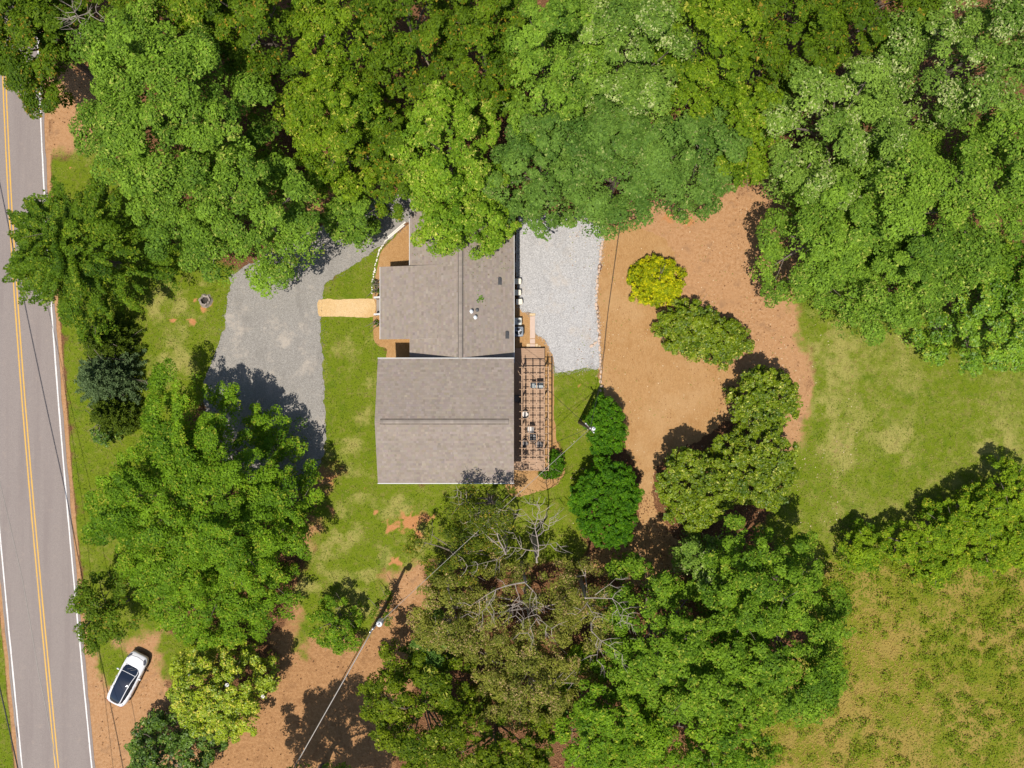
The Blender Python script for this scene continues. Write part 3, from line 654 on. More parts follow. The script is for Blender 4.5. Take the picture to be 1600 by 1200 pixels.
# stone edging of the gravel pad, white edging of the front bed
def stones(path, name, label, cat, mat, size, step, groundz=.0):
    root = empty(name, (*G(*path[0]), groundz), 0, label, cat); P = [Vector((*G(*p), 0)) for p in path]; r = random.Random(3)
    base = Vector(root.location); var = []
    for k in range(4):
        m = MB(); n = 7; a = [(size * r.uniform(.75, 1.1) * math.cos(2 * math.pi * j / n), size * .7 * r.uniform(.8, 1.1) * math.sin(2 * math.pi * j / n)) for j in range(n)]
        h = size * r.uniform(.5, .8); m.add([(x, y, 0) for x, y in a] + [(x, y, h * .7) for x, y in a] + [(x * .7, y * .7, h) for x, y in a], [tuple(range(14, 21))] + [(q + j, q + (j + 1) % 7, q + 7 + (j + 1) % 7, q + 7 + j) for q in (0, 7) for j in range(7)])
        var.append(m.mesh('stone', mat))
    for a, b in zip(P[:-1], P[1:]):
        L = (b - a).length; t = 0
        while t < L:
            p = a.lerp(b, t / L) + Vector((r.uniform(-.05, .05), r.uniform(-.05, .05), 0)) - base; d = b - a
            o = link('stone', r.choice(var), root, p, math.atan2(d.y, d.x) + r.uniform(-.2, .2)); s = r.uniform(.75, 1.2); o.scale = (s, s, s); t += step * r.uniform(.8, 1.35)
    return root
stones([(941, 370), (938, 405), (933, 440), (932, 475), (936, 520), (938, 560), (939, 590), (939, 612)], 'stone_edging', 'line of small pale stones between the gravel pad and the straw bed', 'edging', M['stone'], .16, .3)
stones([(935, 528), (929, 537), (923, 541)], 'stone_edging', 'short angled row of stones on the lower corner of the gravel pad', 'edging', M['stone'], .17, .33)
stones([(600, 379), (593, 392), (588, 408), (585, 425), (582, 445), (581, 462)], 'stone_edging', 'thin curved pale edging round the front straw bed', 'edging', M['pvc'], .10, .17)
for px0, py0, px1, py1, lb in ((601, 378, 632, 352, 'white edging board lying along the drive, lower of the two'), (606, 371, 634, 347, 'white edging board lying along the drive, upper of the two')):
    a, b = Vector((*G(px0, py0), .03)), Vector((*G(px1, py1), .03)); c = (a + b) / 2; o = empty('edging_board', c, 0, lb, 'board'); m = MB()
    d = (b - a).normalized(); s = Vector((-d.y, d.x, 0)) * .055; u = Vector((0, 0, .08)); a -= c; b -= c
    m.add([a - s, a + s, b + s, b - s, a - s + u, a + s + u, b + s + u, b - s + u], [(0, 1, 2, 3), (7, 6, 5, 4), (0, 4, 5, 1), (1, 5, 6, 2), (2, 6, 7, 3), (3, 7, 4, 0)]); m.build('plank', M['pvc'], o)

# old stump beside the drive
x, y = G(322, 470); sp = empty('tree_stump', (x, y, 0), 0, 'hollow weathered tree stump in bare dirt beside the grey drive', 'stump'); r = random.Random(9)
m = MB(); n = 18; rr = [.50 * (1 + r.uniform(-.13, .13)) for _ in range(n)]; hh = [.34 + .16 * math.sin(2 * math.pi * j / n + 3.6) + r.uniform(-.05, .05) for j in range(n)]
lv = []
for q, (sc, zf, zo) in enumerate(((1.25, 0, 0), (1.02, .5, 0), (.95, 1, 0), (.62, 1, -.05), (.45, .35, 0), (.2, .15, 0))):
    for j in range(n): t = 2 * math.pi * j / n; lv.append((rr[j] * sc * math.cos(t), rr[j] * sc * math.sin(t), hh[j] * zf + zo + .0))
m.add(lv[:4 * n], [(q * n + j, q * n + (j + 1) % n, (q + 1) * n + (j + 1) % n, (q + 1) * n + j) for q in range(3) for j in range(n)]); m.build('shell', M['dead'], sp)
m = MB(); m.add(lv[3 * n:], [(q * n + j, q * n + (j + 1) % n, (q + 1) * n + (j + 1) % n, (q + 1) * n + j) for q in range(2) for j in range(n)] + [tuple(range(2 * n, 3 * n))]); m.build('hollow', M['hollow_wood'], sp)

# ------------------------------------------------------------------ the parked car
cx_, cy_, _ = at(199, 1061, .7)
car = empty('parked_car', (cx_, cy_, 0.0), math.radians(63), 'white hatchback with dark glass roof parked on the dirt pull-off', 'car')
def loft(secs, closed_ends=True):
    m = MB(); k = len(secs[0]); v = [p for s in secs for p in s]; f = []
    for i in range(len(secs) - 1):
        for j in range(k - 1): f.append((i * k + j, (i + 1) * k + j, (i + 1) * k + j + 1, i * k + j + 1))
    f.append(tuple(range(k))); f.append(tuple(range(len(v) - 1, len(v) - k - 1, -1))); m.add(v, f); return m
ST = [(-2.36, .46, .60, .74), (-2.30, .66, .45, .84), (-2.12, .82, .32, .93), (-1.75, .91, .24, .96), (-1.2, .93, .22, .95), (0, .93, .22, .91), (.9, .93, .22, .91), (1.35, .92, .22, .90), (1.8, .90, .24, .83), (2.1, .83, .28, .75), (2.3, .69, .36, .66), (2.37, .50, .46, .58)]
secs = []
for x, w, zl, zs in ST:
    hf = [(w * .90, zl), (w, zl + (zs - zl) * .35), (w * .985, zl + (zs - zl) * .7), (w * .93, zs - .02), (w * .78, zs + .015), (w * .4, zs + .04), (0, zs + .05)]
    secs.append([(x, -a, b) for a, b in hf] + [(x, a, b) for a, b in hf[-2::-1]])
o = loft(secs).build('body', M['paint'], car, smooth=True)
# greenhouse: dark glass from the windscreen base to the tail, framed by white rails
GR = [(1.33, .50, .44, .935), (1.24, .68, .63, .95), (.95, .75, .68, 1.06), (.45, .76, .62, 1.30), (.15, .765, .60, 1.395), (-.4, .765, .58, 1.43), (-1.0, .755, .56, 1.40), (-1.5, .73, .53, 1.30), (-1.85, .68, .48, 1.16), (-2.05, .58, .40, 1.02), (-2.13, .44, .28, .97)]
secs = []
for x, wb_, wt, zt in GR:
    hf = [(wb_ + .05, .86), (wb_ + .02, .90), (wt + .02, zt - .02), (wt - .03, zt), (wt * .5, zt + .018), (0, zt + .024)]
    secs.append([(x, -a, b) for a, b in hf] + [(x, a, b) for a, b in hf[-2::-1]])
loft(secs).build('glass_canopy', M['cglass'], car, smooth=True)
for s in (-1, 1):
    m = MB(); m.tube([(x, s * wt, zt + .0) for x, wb_, wt, zt in GR], [.04, .045] + [.036] * 7 + [.05, .05], 6); m.build('roof_rail', M['paint'], car, smooth=True)
    m = MB(); m.tube([(-.45, s * .80, .93), (-.42, s * .60, 1.40)], .022, 5); m.build('door_pillar', M['black'], car)
    m = MB(); m.lathe([(.02, 0), (.09, .02), (.10, .07), (.06, .11), (.01, .12)], 10, (0, 0), Matrix.Translation((.62, s * 1.02, .93)) @ Matrix.Diagonal((.75, 1.3, 1, 1))); mi = m.build('mirror', M['paint'], car, smooth=True)
    m = MB(); m.tube([(.64, s * .88, .93), (.62, s * .98, .97)], .02, 5); m.build('arm', M['black'], mi)
    m = MB(); m.add([(1.78, s * .80, .858), (2.05, s * .72, .80), (2.17, s * .58, .765), (2.10, s * .56, .79), (1.95, s * .66, .84), (1.80, s * .735, .872), (1.78, s * .86, .83), (2.06, s * .79, .765), (2.2, s * .64, .725)], [(0, 1, 4, 5), (1, 2, 3, 4), (6, 7, 1, 0), (7, 8, 2, 1)] if s < 0 else [(5, 4, 1, 0), (4, 3, 2, 1), (0, 1, 7, 6), (1, 2, 8, 7)]); m.build('headlight', M['lamp'], car)
    m = MB(); m.tube([(-2.22, s * .74, .86), (-2.31, s * .58, .80), (-2.355, s * .40, .76)], .03, 5); m.build('tail_lamp', simple('red_lens', (.35, .02, .02), .2), car)
    for x in (-1.42, 1.42):
        w = empty('wheel', (x, s * .82, .335)); w.parent = car; Rx = Matrix.Rotation(math.pi / 2, 4, 'X')
        m = MB(); m.lathe([(.2, -.11), (.31, -.11), (.335, -.07), (.335, .07), (.31, .11), (.2, .11)], 20, (0, 0), Rx); m.build('tyre', M['tyre'], w)
        m = MB(); m.lathe([(.03, -.115 if s > 0 else .115), (.20, -.10 if s > 0 else .10), (.21, -.11 if s > 0 else .11), (.03, -.08 if s > 0 else .08)], 14, (0, 0), Rx); m.build('rim', M['rim'], w)
m = MB(); m.tube([(.78, -.66, 1.15), (.80, 0, 1.168), (.78, .66, 1.15)], .026, 6); m.build('roof_bar', M['paint'], car)
m = MB(); m.box(2.30, 2.385, -.42, .42, .36, .47, None, .01); m.build('bumper_grille', M['black'], car)
for s in (-1, 1):
    m = MB(); m.tube([(1.36, s * .76, .925), (1.75, s * .70, .872), (2.05, s * .56, .805)], .011, 4); m.build('bonnet_seam', M['black'], car)
    m = MB(); m.tube([(1.25, s * .15 - .25, .985), (1.02, s * .15 + .12, 1.085)], .012, 4); m.build('wiper', M['black'], car)
    for xd in (-.05, -1.05): m = MB(); m.tube([(xd, s * .945, .80), (xd - .17, s * .945, .80)], .014, 4); m.build('door_handle', M['paint'], car)
    m = MB(); m.tube([(.78, s * .925, .45), (.76, s * .905, .87)], .009, 4); m.build('door_seam', M['black'], car)
m = MB(); m.tube([(2.06, -.52, .812), (2.14, 0, .80), (2.06, .52, .812)], .010, 4); m.build('bonnet_edge', M['black'], car)

# ------------------------------------------------------------------ trees and shrubs
PAL = {  # dark leaf, light leaf, accent, share of the accent
 'oak':    ((.055, .132, .012), (.170, .325, .030), (.27, .37, .07), .05),
 'oakblu': ((.045, .115, .016), (.125, .250, .040), (.22, .30, .10), .04),
 'silver': ((.058, .135, .016), (.175, .315, .045), (.34, .45, .19), .13),
 'olive':  ((.034, .082, .003), (.100, .188, .007), (.24, .20, .02), .05),
 'olived': ((.036, .072, .004), (.120, .170, .010), (.26, .23, .03), .08),
 'lime':   ((.060, .152, .008), (.178, .325, .020), (.34, .42, .08), .08),
 'limey':  ((.050, .120, .004), (.155, .270, .010), (.32, .38, .05), .06),
 'yellowy': ((.085, .165, .006), (.250, .360, .014), (.42, .44, .06), .10),
 'maple':  ((.028, .078, .004), (.108, .215, .010), (.20, .29, .02), .08),
 'bright': ((.048, .130, .005), (.150, .300, .012), (.26, .34, .03), .08),
 'hick':   ((.045, .120, .006), (.145, .285, .016), (.26, .36, .04), .08),
 'magno':  ((.038, .085, .002), (.130, .205, .005), (.30, .36, .06), .06),
 'dark':   ((.022, .062, .006), (.080, .165, .012), (.17, .24, .04), .05),
 'blue':   ((.045, .085, .026), (.150, .215, .085), (.26, .33, .18), .10),
 'hedge':  ((.018, .080, .002), (.072, .205, .003), (.12, .27, .006), .06),
 'gold':   ((.085, .150, .002), (.280, .360, .003), (.42, .47, .006), .30),
 'brown':  ((.078, .112, .014), (.205, .248, .038), (.34, .29, .14), .12),
 'weed':   ((.062, .150, .005), (.185, .315, .010), (.32, .38, .03), .08),
}
def leaves(rng, P, Nn, L, C, wr=.58):
    n = len(P); Nn = Nn / np.linalg.norm(Nn, axis=1)[:, None]; r = rng.normal(size=(n, 3)); T = np.cross(Nn, r); T /= np.linalg.norm(T, axis=1)[:, None] + 1e-9; B = np.cross(Nn, T)
    L = L[:, None]; return np.stack([P - T * L * .5, P + B * L * wr * .5 + Nn * L * .06, P + T * L * .5 - Nn * L * .16, P - B * L * wr * .5 + Nn * L * .06], 1)
def leaves3(rng, P, Nn, L, w=.72):
    n = len(P); Nn = Nn / np.linalg.norm(Nn, axis=1)[:, None]; r = rng.normal(size=(n, 3)); T = np.cross(Nn, r); T /= np.linalg.norm(T, axis=1)[:, None] + 1e-9; B = np.cross(Nn, T); L = L[:, None]
    return np.stack([P - T * L * .4 + B * L * w * .5, P + T * L * .6 - Nn * L * .12, P - T * L * .4 - B * L * w * .5], 1)
def crown(rng, rx, ry, z0, h, pal, cr=1.1, leaf=.235, dens=320, elong=1.0, flat=.62, rough=.17, space=1.0, shape=.5, bare=0.0):
    """leaf clumps spread over an uneven dome; local coordinates about the trunk; returns leaf triangles, colours, clump centres"""
    leaf *= .76; dens *= 1.72
    ph = rng.uniform(0, 6.28, 5); R0 = (rx + ry) / 2; pts = []; d2 = (cr * space) ** 2
    for _ in range(int(60 * rx * ry / (cr * cr) + 60)):
        a = rng.uniform(0, 6.283); rho = math.sqrt(rng.uniform(0, 1)); md = 1 + rough * (math.sin(3 * a + ph[0]) * .6 + math.sin(5 * a + ph[1]) * .5 + math.sin(9 * a + ph[2]) * .35)
        q = max(.15, 1 - cr * .7 / R0); x, y = rx * rho * q * md * math.cos(a), ry * rho * q * md * math.sin(a)
        if pts and np.min((PA[:len(pts), 0] - x) ** 2 + (PA[:len(pts), 1] - y) ** 2) < d2: continue
        if not pts: PA = np.zeros((4000, 2))
        PA[len(pts)] = (x, y); pts.append((x, y, rho))
        if len(pts) > 3990: break
    A = np.array(pts); n = len(A)
    z = z0 + (h - z0) * np.maximum(0, 1 - A[:, 2] ** 2) ** shape - rng.uniform(0, .18, n) * (h - z0) - rng.random(n) ** 3 * .35 * (h - z0)
    sd = rng.uniform(0, 200); z = z + fbm(A[:, 0] + sd, A[:, 1] + sd, .30) * .34 * (h - z0)
    rc = cr * np.clip(rng.lognormal(-.05, .28, n), .5, 1.6); keep = rng.random(n) > bare
    C0 = np.stack([A[:, 0], A[:, 1], z - rc * flat], 1)[keep]; rc = rc[keep]; n = len(C0)
    low = C0.copy(); low[:, 2] -= rng.uniform(1.0, 2.2, n) * cr; low[:, :2] *= .93                 # a second, shaded storey of leaves
    CC = np.concatenate([C0, low]); RR = np.concatenate([rc, rc * 1.05]); cnt = np.concatenate([dens * rc ** 2, dens * .25 * rc ** 2]).astype(int) + 3
    idx = np.repeat(np.arange(len(CC)), cnt); N = len(idx); tcl = rng.normal(0, .16, len(CC))
    ax = np.arctan2(CC[:, 1], CC[:, 0]) + rng.normal(0, .35, len(CC))
    SB = rng.normal(size=(len(CC), 7, 3)); SB[:, :, 2] = np.abs(SB[:, :, 2]) * .8 + .1; SB /= np.linalg.norm(SB, axis=2)[:, :, None]; SB *= rng.uniform(.45, .85, (len(CC), 7))[:, :, None]
    si = rng.integers(0, 7, N); D = rng.normal(size=(N, 3)); D[:, 2] = np.abs(D[:, 2]) * np.where(rng.random(N) < .85, 1, -.6); D /= np.linalg.norm(D, axis=1)[:, None]
    S = (SB[idx, si] + D * (.44 * (.5 + .5 * np.sqrt(rng.random(N))))[:, None]) * RR[idx][:, None]; S[:, 2] *= flat; tcl2 = rng.normal(0, .10, (len(CC), 7))
    if elong != 1:
        c, s = np.cos(ax[idx]), np.sin(ax[idx]); u = (S[:, 0]) * elong; v = S[:, 1] / math.sqrt(elong); S[:, 0], S[:, 1] = u * c - v * s, u * s + v * c; S[:, 2] -= np.abs(u) * .12
    P = CC[idx] + S; Nn = D * .55 + SB[idx, si] * .3 + np.array([0, 0, .55]) + rng.normal(0, .33, (N, 3))
    a, b, acc, pa = PAL[pal]; t = np.clip(.5 + tcl[idx] + tcl2[idx, si] + rng.normal(0, .26, N), 0, 1)[:, None]; C = np.array(a) * (1 - t) + np.array(b) * t
    wa = rng.random((len(CC), 7)) ** 3 * 4; k = rng.random(N) < pa * wa[idx, si]; C[k] = np.array(acc) * rng.uniform(.7, 1.1, (k.sum(), 1)); C *= rng.uniform(.8, 1.2, (N, 1)) * np.array([1.40, 1.18, 1.05])
    return leaves3(rng, P, Nn, leaf * np.clip(rng.lognormal(-.04, .28, N), .5, 1.9)), C, C0
def trunk_mesh(rng, cent, h, z0, r0, lean=(0, 0), limbs=9):
    m = MB(); top = Vector((lean[0] * .5, lean[1] * .5, h * .78)); pts = [Vector((0, 0, -.05)), Vector((rng.uniform(-.1, .1), rng.uniform(-.1, .1), h * .25)), Vector((lean[0] * .2, lean[1] * .2, h * .5)), top]
    m.tube([pts[0], pts[0] + Vector((0, 0, .35)), pts[1], pts[2], pts[3]], [r0 * 1.5, r0 * 1.05, r0 * .85, r0 * .55, r0 * .12], 8)
    k = rng.permutation(len(cent))[:limbs]
    for i in k:
        c = Vector(cent[i]); t = rng.uniform(.25, .6); b = Vector((0, 0, h * t)) if t < .5 else pts[2].lerp(top, (t - .5) / .28 * .6); mid = b.lerp(c, .5) + Vector((rng.uniform(-.3, .3), rng.uniform(-.3, .3), .35)); e = c + Vector((0, 0, -.1))
        m.tube([b, mid, e], [r0 * .38, r0 * .22, .02], 5)
        for _ in range(2):
            q = e + Vector((rng.uniform(-1, 1), rng.uniform(-1, 1), rng.uniform(-.4, .5))); m.tube([mid.lerp(e, rng.uniform(.3, .9)), q], [.035, .01], 4, False)
    return m
TID = [100]
def tree(name, label, px, py, rx, ry, h, z0, pal, cat='tree', group=None, bark='bark', gloss=False, limbs=9, r0=None, **kw):
    TID[0] += 1; rng = np.random.default_rng(TID[0]); x, y, _ = at(px, py, z0 + .25 * (h - z0)); s = (H - z0) / F
    Q, C, cen = crown(rng, rx * s, ry * s, z0, h, pal, **kw)
    o = empty(name, (x, y, 0), 0, label, cat, group)
    link('crown', quads_mesh('crown', Q, M['leaf_gloss' if gloss else 'leaf'], C, 3), o)
    trunk_mesh(rng, cen, h, z0, r0 or .05 + .022 * h, limbs=limbs).build('trunk', M[bark], o)
    return o
WOOD = 'trees of the wood above the house'
EAST = 'big trees on the right edge'
# --- wood along the top
tree('shade_tree', 'dark olive tree hanging over the road in the top left corner', 42, 40, 106, 100, 12, 7, 'olive', group=WOOD, cr=1.0, dens=470)
tree('oak_tree', 'huge bright green tree beside the road at upper left', 258, 185, 152, 175, 15, 8.5, 'oak', group=WOOD, cr=1.6)
tree('oak_tree', 'bright green tree hanging over the upper end of the grey drive', 375, 318, 122, 126, 13, 7, 'oak', group=WOOD, cr=1.45)
tree('hickory_tree', 'olive tree at the top edge right of the huge roadside tree', 400, 22, 95, 100, 14, 8, 'olive', group=WOOD)
tree('hickory_tree', 'olive tree filling the top edge left of the middle', 520, 38, 85, 105, 13, 8, 'limey', group=WOOD, cr=1.0)
tree('hickory_tree', 'loose green tree in the gap left of the lime tree', 525, 195, 88, 105, 11.5, 7, 'limey', group=WOOD, cr=1.0)
tree('sapling_tree', 'small bright tree leaning over the upper bend of the drive', 540, 330, 40, 58, 7.5, 4, 'oak', group=WOOD, cr=.8, limbs=6)
tree('hickory_tree', 'golden olive tree just above and left of the house', 605, 240, 60, 95, 10, 6, 'olive', group=WOOD, cr=.95)
tree('hickory_tree', 'dark olive tree on the top edge above the lime tree', 640, 38, 85, 110, 13, 8, 'olive', group=WOOD)
tree('maple_tree', 'lime green tree with its crown hanging over the house roof', 700, 240, 82, 118, 12, 7.5, 'lime', group=WOOD, cr=1.0)
tree('maple_tree', 'lime green tree spilling onto the upper roof edge', 724, 342, 84, 52, 9.5, 6, 'lime', group=WOOD, cr=.9)
tree('hickory_tree', 'olive tree at the top edge directly above the house', 755, 60, 75, 115, 13, 8, 'olive', group=WOOD)
tree('oak_tree', 'mid green tree on the top edge right of the house line', 862, 95, 88, 130, 14, 8, 'oak', group=WOOD, cr=1.45)
tree('oak_tree', 'pale leaved tree high in the wood above the gravel pad', 985, 90, 98, 125, 15, 8.5, 'silver', group=WOOD, cr=1.4)
tree('oak_tree', 'blue green tree overhanging the left half of the gravel pad', 845, 262, 88, 98, 12, 7, 'oakblu', group=WOOD, cr=1.15)
tree('oak_tree', 'broad blue green tree overhanging the gravel pad and straw bed', 975, 255, 115, 112, 13, 7, 'oakblu', group=WOOD, cr=1.4)
tree('oak_tree', 'blue green tree ending over the bare dirt beside the straw bed', 1085, 245, 72, 85, 11.5, 6.5, 'oakblu', group=WOOD, cr=1.1)
tree('poplar_tree', 'yellow green tree on the top edge right of the pale leaved tree', 1105, 65, 88, 115, 14, 8.5, 'limey', group=WOOD, cr=.95)
tree('poplar_tree', 'yellow green tree above the bare dirt clearing', 1160, 205, 55, 90, 11, 7, 'limey', group=WOOD, cr=.9)
tree('hickory_tree', 'orange tinged olive tree on the top edge right of the clearing', 1235, 40, 92, 105, 12.5, 7.5, 'olive', group=WOOD, cr=1.0)
tree('hickory_tree', 'orange tinged olive tree at the top edge above the big right hand trees', 1370, 10, 105, 85, 12.5, 8, 'olive', group=WOOD, cr=1.0)
tree('hickory_tree', 'olive tree cut by the top edge above the huge roadside tree', 235, -22, 100, 62, 11, 7, 'olive', group=WOOD, cr=1.0)
tree('hickory_tree', 'green tree cut by the top edge left of the olive pair', 330, -5, 75, 70, 12, 7, 'limey', group=WOOD, cr=1.0)
tree('oak_tree', 'green tree cut by the top edge between the mid green and yellow green trees', 945, -15, 95, 70, 13, 8, 'oak', group=WOOD, cr=1.1)
# --- big trees on the right
tree('oak_tree', 'tall silver tipped tree at upper right beside the orange tinged trees', 1318, 190, 124, 125, 14.5, 8.5, 'silver', group=EAST, cr=1.6)
tree('oak_tree', 'big silver tipped tree in the top right corner', 1515, 90, 122, 125, 15.5, 9, 'silver', group=EAST, cr=1.6)
tree('oak_tree', 'big green tree against the right edge', 1545, 290, 125, 135, 15, 8, 'oak', group=EAST, cr=1.75)
tree('oak_tree', 'big green tree at the middle of the right hand group', 1395, 320, 118, 118, 14.5, 8, 'oak', group=EAST, cr=1.75)
tree('oak_tree', 'green tree whose crown throws shade on the bare dirt clearing', 1294, 366, 95, 115, 12, 6, 'oak', group=EAST, cr=1.4)
tree('oak_tree', 'green tree bordering the top of the right hand lawn', 1400, 440, 88, 90, 11.5, 5.5, 'oak', group=EAST, cr=1.4)
tree('shade_tree', 'dark glossy tree where the lawn meets the right edge', 1530, 500, 95, 92, 9, 4.5, 'hick', group=EAST, cr=.85, gloss=True)
tree('shade_tree', 'dark tree on the right edge between the big green tree and the dark glossy one', 1598, 425, 70, 72, 10.5, 6, 'hick', group=EAST, cr=.95)
# --- along the road
tree('maple_tree', 'dark green maple with fanned branches leaning over the road', 122, 395, 118, 106, 9, 4.4, 'maple', cr=.8, leaf=.19, dens=560, elong=2.0, flat=.3, space=.95, shape=.7)
def conifer(name, label, px, py, r, h, pal, group=None, n=26):
    TID[0] += 1; rng = np.random.default_rng(TID[0]); z0 = h * .25; x, y, _ = at(px, py, h * .35); s = (H - z0) / F; R = r * s; PP, NN, CC = [], [], []; cen = []
    a, b, acc, pa = PAL[pal]
    for lay in range(9):
        zt = .3 + (h - .5) * lay / 8.5; Rl = R * (1 - (lay / 9.2) ** 1.15); k = max(5, int(n * (1 - lay / 11)))
        for j in range(k):
            t = 6.283 * (j + rng.uniform(-.3, .3)) / k + lay; L = Rl * rng.uniform(.75, 1.12); m = int(150 * L / R * R * .45) + 12; u = rng.random(m) ** .7
            w = (.08 + .30 * (1 - u) * u * 2) * .8; v = rng.normal(0, 1, m) * w
            P = np.stack([np.cos(t) * u * L - np.sin(t) * v, np.sin(t) * u * L + np.cos(t) * v, zt - u * L * .18 + rng.normal(0, .05, m)], 1); PP.append(P)
            NN.append(np.array([0, 0, 1.]) + rng.normal(0, .5, (m, 3))); f = np.clip(.5 + rng.normal(0, .3, m) + .15 * u, 0, 1)[:, None]; CC.append((np.array(a) * (1 - f) + np.array(b) * f) * rng.uniform(.8, 1.2, (m, 1)))
            if rng.random() < .2: cen.append(P[np.argmax(u)])
    P = np.concatenate(PP); N_ = np.concatenate(NN); C = np.concatenate(CC); o = empty(name, (x, y, 0), 0, label, 'tree', group)
    link('crown', quads_mesh('crown', leaves(rng, P, N_, rng.uniform(.12, .24, len(P)), C, .4), M['leaf'], C), o); trunk_mesh(rng, cen, h, z0, .05 + .02 * h, limbs=8).build('trunk', M['bark'], o); return o
conifer('cedar_tree', 'olive cedar tucked under the fanned maple beside the road', 165, 535, 52, 4.5, 'olived')
conifer('cedar_tree', 'silvery blue cedar beside the road', 163, 590, 66, 5.0, 'blue')
conifer('cedar_tree', 'small dark cedar below the silvery blue one', 172, 645, 46, 3.8, 'olived')
tree('shrub', 'small dark glossy bush on the roadside grass below the cedars', 160, 678, 24, 20, 1.8, .6, 'dark', 'shrub', cr=.5, leaf=.2, dens=330, gloss=True, limbs=4)
tree('pecan_tree', 'very wide bright green tree between the road and the front lawn', 302, 785, 160, 178, 11, 4.8, 'bright', cr=1.15, leaf=.19, dens=470, elong=1.35, flat=.45, shape=.6)
tree('pecan_tree', 'lower bright green limb tree above the white car and grass strip', 338, 925, 112, 98, 7, 3, 'bright', cr=.95, leaf=.19, elong=1.3, flat=.45)
tree('pecan_tree', 'narrow green tree leaning across the road edge left of the white car', 152, 962, 62, 62, 6.5, 3.5, 'olive', cr=.85, leaf=.20, dens=360, bare=.12, space=1.1)
tree('pecan_tree', 'bright green side tree reaching toward the front lawn from the very wide tree', 448, 785, 48, 62, 7.5, 3.6, 'bright', cr=.9, leaf=.19, elong=1.35, flat=.45)
mag = tree('magnolia_tree', 'yellow green magnolia with white blossoms right of the white car', 342, 1085, 82, 84, 6.5, 2.8, 'yellowy', cr=.75, leaf=.20, dens=480, gloss=True)
tree('shade_tree', 'dark green tree on the bottom edge below the white car', 262, 1172, 82, 52, 5, 2, 'dark', cr=.8, gloss=True)
tree('sapling_tree', 'small green tree beside the left hand utility pole', 518, 978, 46, 50, 4.5, 2, 'bright', cr=.65, leaf=.19, dens=400, space=1.15, bare=.1)
tree('sapling_tree', 'wispy olive sapling touching the left hand utility pole', 598, 952, 24, 26, 3.6, 1.6, 'olive', cr=.5, leaf=.18, dens=240, space=1.2, bare=.2, limbs=5)
tree('shade_tree', 'tall tree beyond the bottom edge shading the dirt track', 445, 1322, 112, 98, 13, 9, 'oak', cr=1.1)
# --- lower wood
SOUTH = 'trees of the wood below the house'
tree('shade_tree', 'dark olive thin tree below the lower house wing', 715, 868, 82, 72, 8, 4, 'olived', group=SOUTH, cr=.85, leaf=.18, dens=280, bare=.2, space=1.1)
tree('shade_tree', 'thin tree touching the lower eave of the house', 762, 796, 60, 44, 9.5, 7.2, 'olived', group=SOUTH, cr=.7, leaf=.17, dens=250, bare=.2, space=1.15)
tree('dying_tree', 'half dead brownish tree in the middle of the lower wood', 825, 955, 112, 92, 9, 4.5, 'brown', group=SOUTH, bark='dead', cr=.85, leaf=.16, dens=240, bare=.2, space=1.1, limbs=10)
tree('dying_tree', 'half dead brownish tree next to the deep green wood', 925, 960, 75, 85, 8.5, 4.5, 'brown', group=SOUTH, bark='dead', cr=.8, leaf=.15, dens=220, bare=.3, space=1.15, limbs=10)
tree('dying_tree', 'sparse brown olive tree left of the dead branches', 705, 970, 70, 85, 8.5, 4.5, 'brown', group=SOUTH, bark='dead', cr=.85, leaf=.17, dens=280, bare=.12, limbs=9)
tree('dying_tree', 'sparse brown olive tree near the bottom of the lower wood', 830, 1070, 105, 75, 8.5, 4.5, 'brown', group=SOUTH, bark='dead', cr=.9, leaf=.17, dens=300, bare=.1, limbs=9)
tree('oak_tree', 'clumped olive green tree on the bottom edge beside the shaded dirt track', 655, 1110, 95, 100, 10, 5, 'magno', group=SOUTH, cr=.9)
tree('oak_tree', 'clumped olive green tree at the middle of the bottom edge', 775, 1165, 95, 70, 9.5, 5, 'magno', group=SOUTH, cr=.9)
tree('oak_tree', 'small bluish tree above the clumped tree beside the dirt track', 670, 1010, 40, 52, 7, 4, 'oakblu', group=SOUTH, cr=.8)
tree('hickory_tree', 'deep green tree beside the half dead trees', 1020, 985, 92, 108, 10.5, 5.5, 'hick', group=SOUTH, cr=1.05)
tree('hickory_tree', 'deep green tree whose top shades the lawn corner', 1195, 912, 100, 92, 12, 6.5, 'hick', group=SOUTH, cr=1.05)
tree('hickory_tree', 'pale green small tree under the lower magnolia thicket', 1105, 880, 48, 48, 7, 3.5, 'silver', group=SOUTH, cr=.8)
tree('hickory_tree', 'deep green tree bordering the dry meadow', 1238, 1025, 108, 104, 10.5, 5, 'hick', group=SOUTH, cr=1.0)
tree('hickory_tree', 'deep green tree in the middle of the lower right wood', 1120, 1060, 92, 92, 10.5, 5.5, 'hick', group=SOUTH, cr=1.05)
tree('hickory_tree', 'light green tree at the bottom edge right of the middle', 945, 1135, 100, 88, 9.5, 5, 'bright', group=SOUTH, cr=1.0)
tree('hickory_tree', 'light green tree at the bottom edge beside the dry meadow', 1110, 1160, 108, 78, 9, 4, 'bright', group=SOUTH, cr=1.0)
